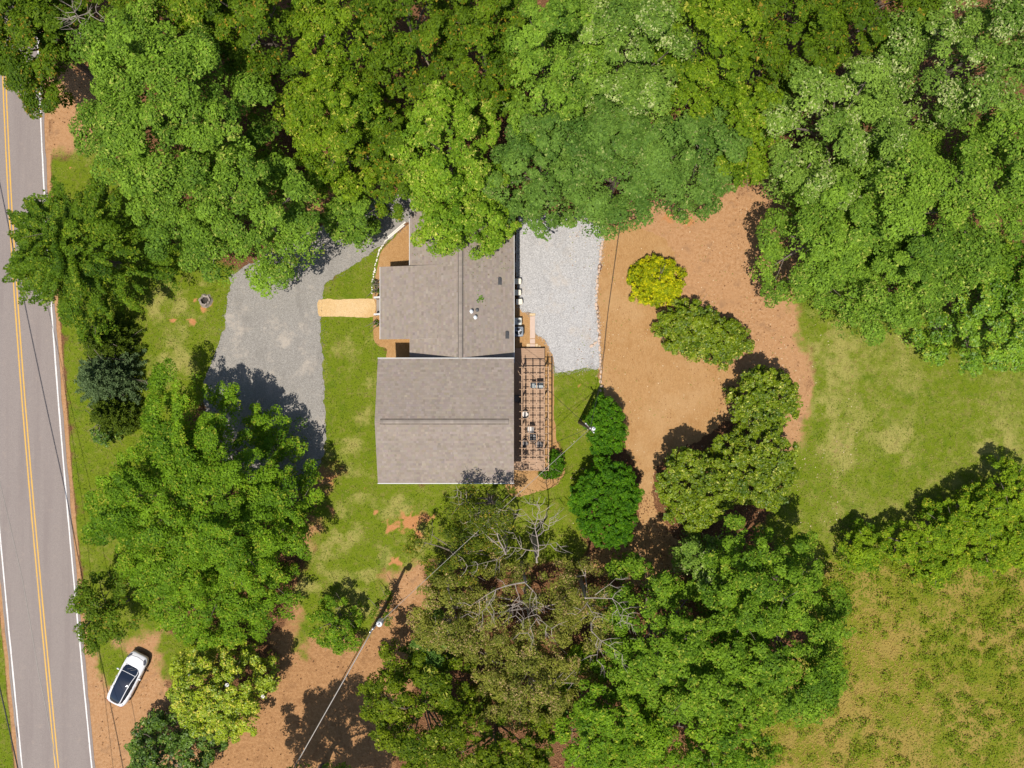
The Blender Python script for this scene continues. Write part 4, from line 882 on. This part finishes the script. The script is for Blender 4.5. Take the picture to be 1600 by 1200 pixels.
# --- shrubs of the yard
MG = dict(gloss=True, leaf=.21, dens=420, cr=.55, shape=.42, flat=.7, rough=.12, space=.9, limbs=5)
tree('magnolia_shrub', 'rounded glossy green shrub right of the golden bush, left lobe', 1075, 512, 52, 44, 3.4, 1.8, 'magno', 'shrub', 'glossy shrubs in the straw bed', **MG)
tree('magnolia_shrub', 'rounded glossy green shrub right of the golden bush, right lobe', 1133, 534, 44, 42, 3.3, 1.7, 'magno', 'shrub', 'glossy shrubs in the straw bed', **MG)
tree('magnolia_shrub', 'tall glossy shrub beside the right hand lawn, upper of the thicket', 1198, 626, 57, 55, 5.2, 2.8, 'magno', 'shrub', 'glossy shrubs in the straw bed', **MG)
tree('magnolia_shrub', 'glossy shrub of the thicket standing next to the lawn edge', 1185, 726, 66, 74, 6.2, 3.6, 'magno', 'shrub', 'glossy shrubs in the straw bed', **MG)
tree('magnolia_shrub', 'yellow olive glossy shrub of the thicket nearest the clipped hedge', 1092, 764, 70, 66, 6.0, 3.6, 'magno', 'shrub', 'glossy shrubs in the straw bed', **MG)
tree('golden_shrub', 'round golden yellow bush in the pine straw', 1028, 438, 46, 43, 2.8, 1.2, 'gold', 'shrub', cr=.42, leaf=.17, dens=520, shape=.45, flat=.75, rough=.10, space=.85, limbs=5)
HG = dict(leaf=.16, dens=620, cr=.36, shape=.30, flat=.8, rough=.09, space=.85, limbs=5)
tree('clipped_shrub', 'clipped oval dark green shrub beside the utility pole', 947, 668, 31, 51, 3.6, 2.0, 'hedge', 'shrub', 'clipped shrubs on the lawn edge', **HG)
tree('clipped_shrub', 'biggest clipped dark green shrub below the utility pole', 949, 788, 55, 72, 4.6, 2.4, 'hedge', 'shrub', 'clipped shrubs on the lawn edge', **HG)
tree('clipped_shrub', 'clipped leaf shaped dark green shrub at the lower corner of the deck', 868, 725, 13, 25, 1.5, .6, 'hedge', 'shrub', 'clipped shrubs on the lawn edge', leaf=.11, dens=1000, cr=.22, shape=.3, flat=.8, rough=.09, space=.85, limbs=4)
tree('clipped_shrub', 'low clipped green shrub at the foot of the deck steps', 856, 742, 14, 8, .9, .4, 'hedge', 'shrub', 'clipped shrubs on the lawn edge', leaf=.11, dens=1000, cr=.2, shape=.3, flat=.8, rough=.09, space=.85, limbs=4)
tree('flower_shrub', 'grey green bush left of the porch above the steps', 586, 443, 6, 6.5, .9, .4, 'blue', 'shrub', 'small bushes beside the porch steps', leaf=.13, dens=900, cr=.2, limbs=4)
tree('flower_shrub', 'green bush directly above the porch steps', 587, 454, 6.5, 5.5, .8, .3, 'dark', 'shrub', 'small bushes beside the porch steps', leaf=.13, dens=900, cr=.2, limbs=4)
tree('flower_shrub', 'small dark bush just below the porch steps', 588, 503, 5.5, 5, .7, .3, 'dark', 'shrub', 'small bushes beside the porch steps', leaf=.12, dens=900, cr=.2, limbs=4)
BT = 'bushes between the lawn and the meadow'
for k, (px, py, rx, ry, h, lb) in enumerate(((1350, 858, 42, 36, 2.4, 'leafy bush at the left end of the meadow border'), (1415, 850, 44, 38, 2.6, 'leafy bush second from the left end of the meadow border'), (1480, 828, 48, 42, 2.8, 'leafy bush in the middle of the meadow border'),
        (1535, 800, 46, 45, 3.0, 'leafy bush right of the middle of the meadow border'), (1590, 765, 48, 48, 3.2, 'leafy bush where the meadow border meets the right edge'), (1545, 865, 50, 42, 2.0, 'low leafy bush inside the meadow near the right edge'), (1465, 885, 42, 30, 1.5, 'low sprawling bush on the meadow side of the border'), (1610, 840, 40, 60, 1.8, 'leafy bush on the right edge beside the meadow'))):
    tree('border_bush', lb, px, py, rx, ry, h * 1.5, h * .85, 'weed', 'bush', BT, cr=.62, leaf=.19, dens=470, space=.95, limbs=5)

# white magnolia blossoms
bl = MB()
for ring, (rr_, zz, n_) in enumerate(((.15, .05, 6), (.09, .10, 5))):
    for j in range(n_):
        t = 6.283 * j / n_ + ring * .5; c, s = math.cos(t), math.sin(t)
        bl.add([(.02 * c, .02 * s, 0), (rr_ * .6 * c - .06 * s, rr_ * .6 * s + .06 * c, zz * .6), (rr_ * c, rr_ * s, zz), (rr_ * .6 * c + .06 * s, rr_ * .6 * s - .06 * c, zz * .6)], [(0, 1, 2, 3)])
blm = bl.mesh('blossom', M['petal'])
dg = bpy.context.evaluated_depsgraph_get()
for px, py, z in ((297, 1056, 5.0), (279, 1076, 4.4), (411, 1088, 4.6), (288, 1132, 4.4), (355, 1070, 6.4)):
    x, y, _ = at(px, py, z + .25); o = link('blossom', blm, mag, (x - mag.location.x, y - mag.location.y, z + .25)); o.scale = (1.1,) * 3

# dead trees with bleached limbs among the lower wood
def dead_tree(label, base, limbs, h0, h1, seed, group='bleached dead trees'):
    r = random.Random(seed); bx, by = G(*base); o = empty('dead_tree', (bx, by, 0), 0, label, 'dead tree', group); m = MB(); off = Vector((bx, by, 0)); first = None; tw = MB()
    for li, (pts, rad, z0, z1) in enumerate(limbs):
        P = [Vector(at(px, py, z0 + (z1 - z0) * k / (len(pts) - 1))) - off + Vector((0, 0, r.uniform(-.15, .15))) for k, (px, py) in enumerate(pts)]
        Q = []
        for a, b in zip(P[:-1], P[1:]):
            for j in range(3): Q.append(a.lerp(b, j / 3) + Vector((r.uniform(-.07, .07), r.uniform(-.07, .07), r.uniform(-.07, .07))) * (j > 0))
        Q.append(P[-1]); R_ = [rad * .72 * (1 - .8 * k / (len(Q) - 1)) for k in range(len(Q))]; b = MB(); b.tube(Q, R_, 5); b.build('limb', M['dead'], o)
        if first is None: first = Q[0]
        for k in range(2, len(Q)):
            for _ in range(2):
                if r.random() < .8:
                    d = (Q[k] - Q[k - 1]).normalized(); sd = Vector((-d.y, d.x, r.uniform(-.3, .5))) * r.choice((-1, 1)); L = r.uniform(.5, 1.5); p1 = Q[k] + (d * .5 + sd).normalized() * L * .5; p2 = p1 + (d * .8 + sd * .5 + Vector((r.uniform(-.4, .4), r.uniform(-.4, .4), 0))).normalized() * L * .6
                    tw.tube([Q[k], p1, p2], [.026, .018, .006], 4, False)
                    p3 = p1 + (d + Vector((r.uniform(-.8, .8), r.uniform(-.8, .8), .1))).normalized() * L * .5; tw.tube([p1, p3], [.014, .005], 4, False)
    m.tube([(0, 0, -.05), (first.x * .3, first.y * .3, first.z * .5), first], [.24, .17, limbs[0][1]], 8); m.build('trunk', M['dead'], o); tag(tw.build('twigs', M['dead'], o), kind='stuff')
dead_tree('bleached dead tree with an upright pale limb below the deck', (834, 838),
    [([(839, 879), (841, 860), (839, 838), (836, 820), (843, 796), (839, 786)], .085, 6.6, 7.6), ([(841, 861), (815, 857), (790, 855)], .06, 6.8, 7.2), ([(815, 857), (802, 832)], .04, 7, 7.4), ([(840, 836), (857, 827), (859, 810)], .05, 6.9, 7.4), ([(842, 852), (869, 848)], .045, 6.8, 7.0), ([(836, 820), (815, 795)], .04, 7.0, 7.5)], 6.6, 7.6, 1)
dead_tree('bleached forked dead tree below the middle of the house', (790, 838),
    [([(790, 865), (777, 835), (779, 822), (767, 805), (755, 796)], .075, 6.4, 7.8), ([(785, 858), (742, 819), (732, 815)], .055, 6.4, 7.6), ([(779, 825), (800, 802)], .04, 6.8, 7.4), ([(767, 805), (777, 794)], .035, 7.0, 7.6), ([(777, 835), (735, 786), (714, 775)], .045, 6.6, 7.8), ([(788, 865), (777, 874), (730, 885)], .045, 6.4, 7.4)], 6.4, 7.8, 2)
dead_tree('bleached dead tree with long limbs in the middle of the lower wood', (815, 880),
    [([(822, 910), (775, 921), (735, 947)], .08, 8.4, 9.2), ([(805, 914), (812, 940), (806, 962)], .05, 8.4, 9.0), ([(820, 910), (838, 930), (838, 960)], .05, 8.4, 9.0), ([(840, 966), (825, 990)], .04, 8.8, 9.2), ([(840, 966), (862, 982)], .04, 8.8, 9.2), ([(775, 921), (760, 950), (740, 965)], .04, 8.8, 9.4)], 8, 9, 3)
dead_tree('bleached dead tree with spidery limbs next to the deep green wood', (905, 900),
    [([(915, 935), (957, 936), (982, 960)], .07, 8.0, 8.8), ([(930, 930), (962, 904)], .045, 8.2, 8.8), ([(957, 936), (968, 960), (975, 975)], .04, 8.3, 8.8), ([(918, 945), (930, 965)], .05, 8.0, 8.4), ([(924, 985), (940, 1002), (972, 1022)], .055, 8.2, 8.8), ([(938, 1000), (932, 1030)], .035, 8.2, 8.6), ([(918, 940), (900, 960)], .04, 8.0, 8.6)], 8, 9, 4)
dead_tree('small grey dead tree beside the road in the top left corner', (190, 100),
    [([(130, 40), (118, 20), (115, 12)], .05, 9.8, 10.6), ([(130, 40), (150, 18)], .045, 9.8, 10.4), ([(135, 30), (118, 24), (112, 30)], .04, 10, 10.4), ([(132, 34), (138, 50), (128, 54)], .04, 9.8, 10.2)], 9, 10, 5)

# small leafy sprig lying on the roof
rng = np.random.default_rng(77); x, y, _ = at(751, 467, 3.9); zr = roofz(x)
P = np.stack([rng.normal(0, .13, 40), rng.normal(0, .19, 40), rng.uniform(.05, .16, 40)], 1); P[:, 2] -= P[:, 0] * .324; C = np.array([.13, .26, .02]) * rng.uniform(.6, 1.3, (40, 1))
o = link('leafy_sprig', quads_mesh('leafy_sprig', leaves(rng, P, np.array([0, 0, 1.]) + rng.normal(0, .4, (40, 3)), rng.uniform(.1, .2, 40), C), M['leaf'], C), None, (x, y, zr)); tag(o, 'fallen leafy green sprig lying on the upper roof', 'sprig')

# ------------------------------------------------------------------ utility poles and wires
def pole(px, py, h, label, tr, arm, ts=1.0):
    x, y, _ = at(px, py, h); o = empty('utility_pole', (x, y, 0), 0, label, 'pole', 'wooden utility poles')
    m = MB(); m.lathe([(.16, -.05), (.15, 1.5), (.115, h)], 12); m.build('shaft', M['pole'], o)
    tx, ty = tr; m = MB(); m.lathe([(.02, h - 1.05), (.22 * ts, h - 1.0), (.24 * ts, h - .9), (.24 * ts, h - .28), (.20 * ts, h - .2), (.03, h - .17)], 16, (tx, ty)); t = m.build('transformer', M['porc'], o, smooth=False)
    m = MB(); m.tube([(tx, ty, h - .2), (tx, ty, h + .05)], [.05, .03], 8); m.build('bushing', M['grey'], t); m = MB(); m.tube([(0, 0, h - .6), (tx, ty, h - .6)], .04, 6); m.build('bracket', M['grey'], t)
    a = Vector((math.cos(arm), math.sin(arm), 0)) * .5; m = MB(); m.tube([-a + Vector((0, 0, h - .35)), a + Vector((0, 0, h - .35))], .045, 4); ar = m.build('crossarm', M['cablel'], o)
    for s in (-1, 1):
        m = MB(); p = a * s * .9; m.lathe([(.03, h - .31), (.06, h - .26), (.06, h - .2), (.03, h - .14)], 8, (p.x, p.y)); m.build('insulator', M['porc'], ar)
    m = MB(); m.lathe([(.03, h), (.06, h + .04), (.06, h + .12), (.03, h + .18)], 8); m.build('top_insulator', M['porc'], o)
    return Vector((x, y, h))
p1 = pole(583, 982, 7.5, 'wooden utility pole with white transformer on the dirt track', (.42, .25), .9)
p2 = pole(922, 669, 8.0, 'utility pole with small transformer beside the clipped oval shrub', (.30, -.06), 2.3, .62)
def wire(label, pts, r, mat, sag=.4, cat='wire', group='overhead wires'):
    P = [Vector(p) for p in pts]; Q = []
    for a, b in zip(P[:-1], P[1:]):
        n = max(4, int((b - a).length / 1.5))
        for j in range(n): t = j / n; Q.append(a.lerp(b, t) - Vector((0, 0, sag * 4 * t * (1 - t))))
    Q.append(P[-1]); c = Q[0].copy(); m = MB(); m.tube([q - c for q in Q], r, 5); o = m.build('overhead_wire', M[mat], None, c, smooth=True); tag(o, label, cat, group)
wire('pale wire strung between the two utility poles', [p1 + Vector((0, 0, .12)), p2 + Vector((0, 0, .12))], .018, 'cablel', .35)
wire('thick pale cable running from the left pole to the bottom edge', [p1 + Vector((0, 0, .05)), Vector(at(455, 1208, 7.6)), Vector(at(300, 1480, 8.0))], .045, 'cablel', .1)
wire('black wire running up across the pine straw from the right hand pole', [p2 + Vector((0, 0, .1)), Vector(at(940, 590, 7.3)), Vector(at(947, 511, 7.1)), Vector(at(970, 345, 7.2)), Vector(at(1000, 100, 7.8))], .022, 'cable', .05)
wire('service wire from the right hand pole to the house eave', [p2 + Vector((0, 0, -.3)), Vector((.3, 1.9, 4.3))], .014, 'cable', .3)
wire('service wire from the right hand pole to the pergola side of the house', [p2 + Vector((0, 0, -.4)), Vector((.3, -6.2, 4.1))], .014, 'cable', .3)
def roadside(label, pix, z, r, mat):
    wire(label, [Vector((*(np.array(G(*p)) - np.array(SH) * z), z)) for p in pix], r, mat, .02)
roadside('outer road wire whose shadow runs down the right lane', [(-20, 190), (40, 480), (72, 632), (105, 780), (128, 900), (160, 1040), (183, 1150), (230, 1400)], 8.5, .045, 'cable')
wire('road wire crossing over the left lane', [Vector(at(-60, 500, 7.5)), Vector(at(0, 755, 7.5)), Vector(at(35, 905, 7.5)), Vector(at(60, 1050, 7.5)), Vector(at(78, 1140, 7.5)), Vector(at(130, 1420, 7.5))], .02, 'cablel', .02)
wire('road wire over the left grass verge', [Vector(at(-40, 640, 8)), Vector(at(0, 900, 8)), Vector(at(26, 1140, 8)), Vector(at(60, 1420, 8))], .02, 'cablel', .02)

# ------------------------------------------------------------------ grass and weeds: nobody could count them
def scatter(name, label, cat, n, sel, size, tilt, colf, seed, wr):
    rng = np.random.default_rng(seed); X = rng.uniform(-46, 46, n); Y = rng.uniform(-35, 35, n); g, d, m, cl, dr, rd = masks(X, Y); k = sel(g, np.maximum(d, rd), m, cl, dr, X, Y, rng); X, Y, dr = X[k], Y[k], dr[k]; N = len(X)
    L = rng.uniform(*size, N); P = np.stack([X, Y, L * .3 + .01], 1); Nn = np.stack([rng.normal(0, tilt, N), rng.normal(0, tilt, N), np.ones(N)], 1); C = colf(X, Y, dr, rng, N)
    o = link(name, quads_mesh(name, leaves(rng, P, Nn, L, C, wr), M['blade'], C)); tag(o, label, cat, None, 'stuff')
def lawn_col(X, Y, dr, rng, N):
    v = np.clip(fbm(X, Y, .7) * 1.0 + fbm(X, Y, 1.9) * .9 + dr + rng.normal(0, .2, N), 0, 1)[:, None]; return (np.array([.115, .175, .006]) * (1 - v) + np.array([.36, .31, .09]) * v) * rng.uniform(.7, 1.25, (N, 1))
def mead_col(X, Y, dr, rng, N):
    v = np.clip(.56 + fbm(X, Y, .13) * 2.2 + fbm(X, Y, .8) * 1.1 - .75 * np.clip(1.2 - (-Y - 11.5 - .28 * (44 - X)) / 4.5, 0, 1) - .3 * np.clip((X - 36) / 8, 0, 1) + rng.normal(0, .15, N), 0, 1)[:, None]; return (np.array([.15, .22, .006]) * (1 - v) + np.array([.38, .265, .065]) * v) * rng.uniform(.85, 1.15, (N, 1))
HARD = [poly((360, 430), (420, 395), (480, 360), (540, 330), (600, 305), (650, 300), (672, 318), (640, 348), (602, 378), (560, 408), (522, 432), (502, 462), (503, 560), (507, 705), (480, 760), (420, 770), (350, 720), (322, 650), (318, 605), (330, 572), (345, 535), (352, 490), (360, 455)),
        poly((790, 340), (1060, 340), (1060, 470), (1165, 590), (1024, 740), (1024, 800), (1000, 745), (938, 605), (937, 576), (867, 584), (868, 680), (882, 715), (862, 762), (790, 765)), poly((496, 467), (700, 467), (700, 497), (496, 497)), poly((648, 345), (596, 394), (582, 465), (583, 528), (604, 546), (606, 566), (680, 566), (680, 345))]
DRV = [poly((360, 430), (480, 360), (650, 300), (640, 348), (560, 408), (502, 462), (507, 705), (420, 770), (318, 605))]
scatter('grass', 'short mown yellow green grass of the lawns', 'grass', 230000, lambda g, d, m, cl, dr, X, Y, r: (g + r.normal(0, .12, len(X)) > .55) & (cl < .35) & (X * 0 + np.abs(X - np.interp(Y, np.sort(RP[:, 1]), RP[np.argsort(RP[:, 1]), 0])) > 3.6) & (np.max([sdf(X, Y, q) for q in HARD], axis=0) < -.15) & ~((X > -10.6) & (X < 2.9) & (Y > -7.8) & (Y < 14)), (.08, .18), .55, lawn_col, 51, .3)
scatter('meadow_weeds', 'tall dry grass and weeds of the meadow', 'weeds', 330000, lambda g, d, m, cl, dr, X, Y, r: (m + r.normal(0, .1, len(X)) > .55), (.09, .24), .34, mead_col, 52, .32)
# broad leaved weeds standing in clumps in the meadow, dead leaves under the trees
rng = np.random.default_rng(61); CX = rng.uniform(20, 46, 900); CY = rng.uniform(-35, -10, 900); k = (masks(CX, CY)[2] > .6) & (fbm(CX, CY, .25) + rng.normal(0, .12, 900) + np.clip((CX - 32) / 14, 0, 1) * .35 * (CY > -28) > .08); CX, CY = CX[k], CY[k]; RR_ = rng.uniform(.2, .6, len(CX)); cnt = (RR_ ** 2 * 190).astype(int) + 6; ii = np.repeat(np.arange(len(CX)), cnt); N = len(ii)
a = rng.uniform(0, 6.283, N); q = np.sqrt(rng.random(N)); P = np.stack([CX[ii] + RR_[ii] * q * np.cos(a), CY[ii] + RR_[ii] * q * np.sin(a), RR_[ii] * .45 * (1 - q ** 2) + rng.uniform(.05, .22, N)], 1)
v = np.clip(rng.normal(.5, .25, N) + (ii % 7 - 3) * .06, 0, 1)[:, None]; C = np.array([.12, .19, .005]) * (1 - v) + np.array([.24, .30, .010]) * v
tag(link('broadleaf_weeds', quads_mesh('broadleaf_weeds', leaves(rng, P, np.stack([np.cos(a) * q * .6, np.sin(a) * q * .6, np.ones(N)], 1) + rng.normal(0, .35, (N, 3)), rng.uniform(.10, .20, N), C), M['leaf'], C)), 'green broad leaved weeds clumped in the dry meadow', 'weeds', None, 'stuff')
def pebbles(name, label, cat, P2, size, cols, seed):
    rng = np.random.default_rng(seed); N = len(P2); L = rng.uniform(*size, N); a = rng.uniform(0, 6.283, N); B = [np.stack([P2[:, 0] + L * .6 * np.cos(a + k * 2.094), P2[:, 1] + L * .6 * np.sin(a + k * 2.094), np.full(N, .004)], 1) for k in range(3)]
    T = np.stack([P2[:, 0] + rng.normal(0, .01, N), P2[:, 1], L * .6 + .012], 1); V = np.concatenate([np.stack([B[k], B[(k + 1) % 3], T], 1) for k in range(3)]); c = np.array(cols)[rng.integers(0, len(cols), N)] * rng.uniform(.7, 1.2, (N, 1))
    tag(link(name, quads_mesh(name, V, M['blade'], np.concatenate([c, c, c]), 3)), label, cat, None, 'stuff')
rng = np.random.default_rng(71); X = rng.uniform(-30, 10, 60000); Y = rng.uniform(-10, 18, 60000); dd = sdf(X, Y, HARD[0]); k = np.abs(dd + .05) < np.abs(rng.normal(0, .22, 60000)) - .02
pebbles('loose_gravel', 'loose grey stones spilled along the drive edges', 'gravel', np.stack([X[k], Y[k]], 1), (.04, .10), [(.30, .28, .25), (.42, .39, .35), (.22, .20, .18)], 72)
PADP = poly((811, 340), (940, 340), (939, 400), (932, 440), (931, 470), (936, 520), (937, 572), (915, 576), (890, 581), (867, 582), (864, 560), (852, 530), (838, 522), (832, 500), (828, 490), (811, 480))
X = rng.uniform(0, 9, 40000); Y = rng.uniform(0, 15, 40000); dd = sdf(X, Y, PADP); k = (np.abs(dd + .05) < np.abs(rng.normal(0, .16, 40000)) - .03)
pebbles('loose_gravel', 'loose pale stones spilled along the edges of the gravel pad', 'gravel', np.stack([X[k], Y[k]], 1), (.04, .09), [(.50, .48, .46), (.62, .60, .58), (.35, .33, .31)], 73)
X = rng.uniform(5, 30, 5200); Y = rng.uniform(-18, 16, 5200); k = fbm(X, Y, .5) + rng.normal(0, .25, 5200) > .05; X, Y = X[k], Y[k]; N = len(X); C = np.array([(.62, .50, .34), (.22, .11, .05), (.34, .18, .08), (.16, .20, .03)])[rng.integers(0, 4, N)]
tag(link('yard_debris', quads_mesh('yard_debris', leaves(rng, np.stack([X, Y, np.full(N, .03)], 1), np.array([0, 0, 1.]) + rng.normal(0, .3, (N, 3)), rng.uniform(.07, .16, N), C), M['blade'], C)), 'scattered dead leaves and bits on the straw and dirt', 'debris', None, 'stuff')
def litter_col(X, Y, dr, rng, N):
    v = rng.random((N, 1)); return (np.array([.10, .045, .02]) * (1 - v) + np.array([.42, .22, .10]) * v)
scatter('leaf_litter', 'fallen reddish brown leaves under the trees', 'leaf litter', 200000, lambda g, d, m, cl, dr, X, Y, r: (g < .4) & (m < .4) & (r.random(len(X)) < np.where(d > .5, .06, .75)) & (sdf(X, Y, DRV[0]) < 0) & (X - np.interp(Y, np.sort(RP[:, 1]), RP[np.argsort(RP[:, 1]), 0]) > 4) & ~((X > -11.5) & (X < 18) & (Y > -9) & (Y < 14)), (.10, .20), .4, litter_col, 53, .55)
# leaves and twigs lying on the upper roof below the overhanging trees
rng = np.random.default_rng(91); N = 420; X = rng.uniform(-8.3, .05, N); Y = 13.8 - rng.exponential(2.6, N); k = (Y > 2.6) & ~((X < -5.9) & (Y < 9.9)); X, Y = X[k], Y[k]; N = len(X); Z = UZR - np.abs(X - UXR) / 4.315 * 1.4 + .035; C = np.array([(.13, .09, .05), (.10, .16, .02), (.22, .15, .08)])[rng.integers(0, 3, N)]
tag(link('roof_debris', quads_mesh('roof_debris', leaves(rng, np.stack([X, Y, Z], 1), np.stack([np.sign(X - UXR) * .32, 0 * X, np.ones(N)], 1) + rng.normal(0, .2, (N, 3)), rng.uniform(.05, .13, N), C), M['blade'], C)), 'dead leaves scattered on the upper roof below the trees', 'debris', None, 'stuff')
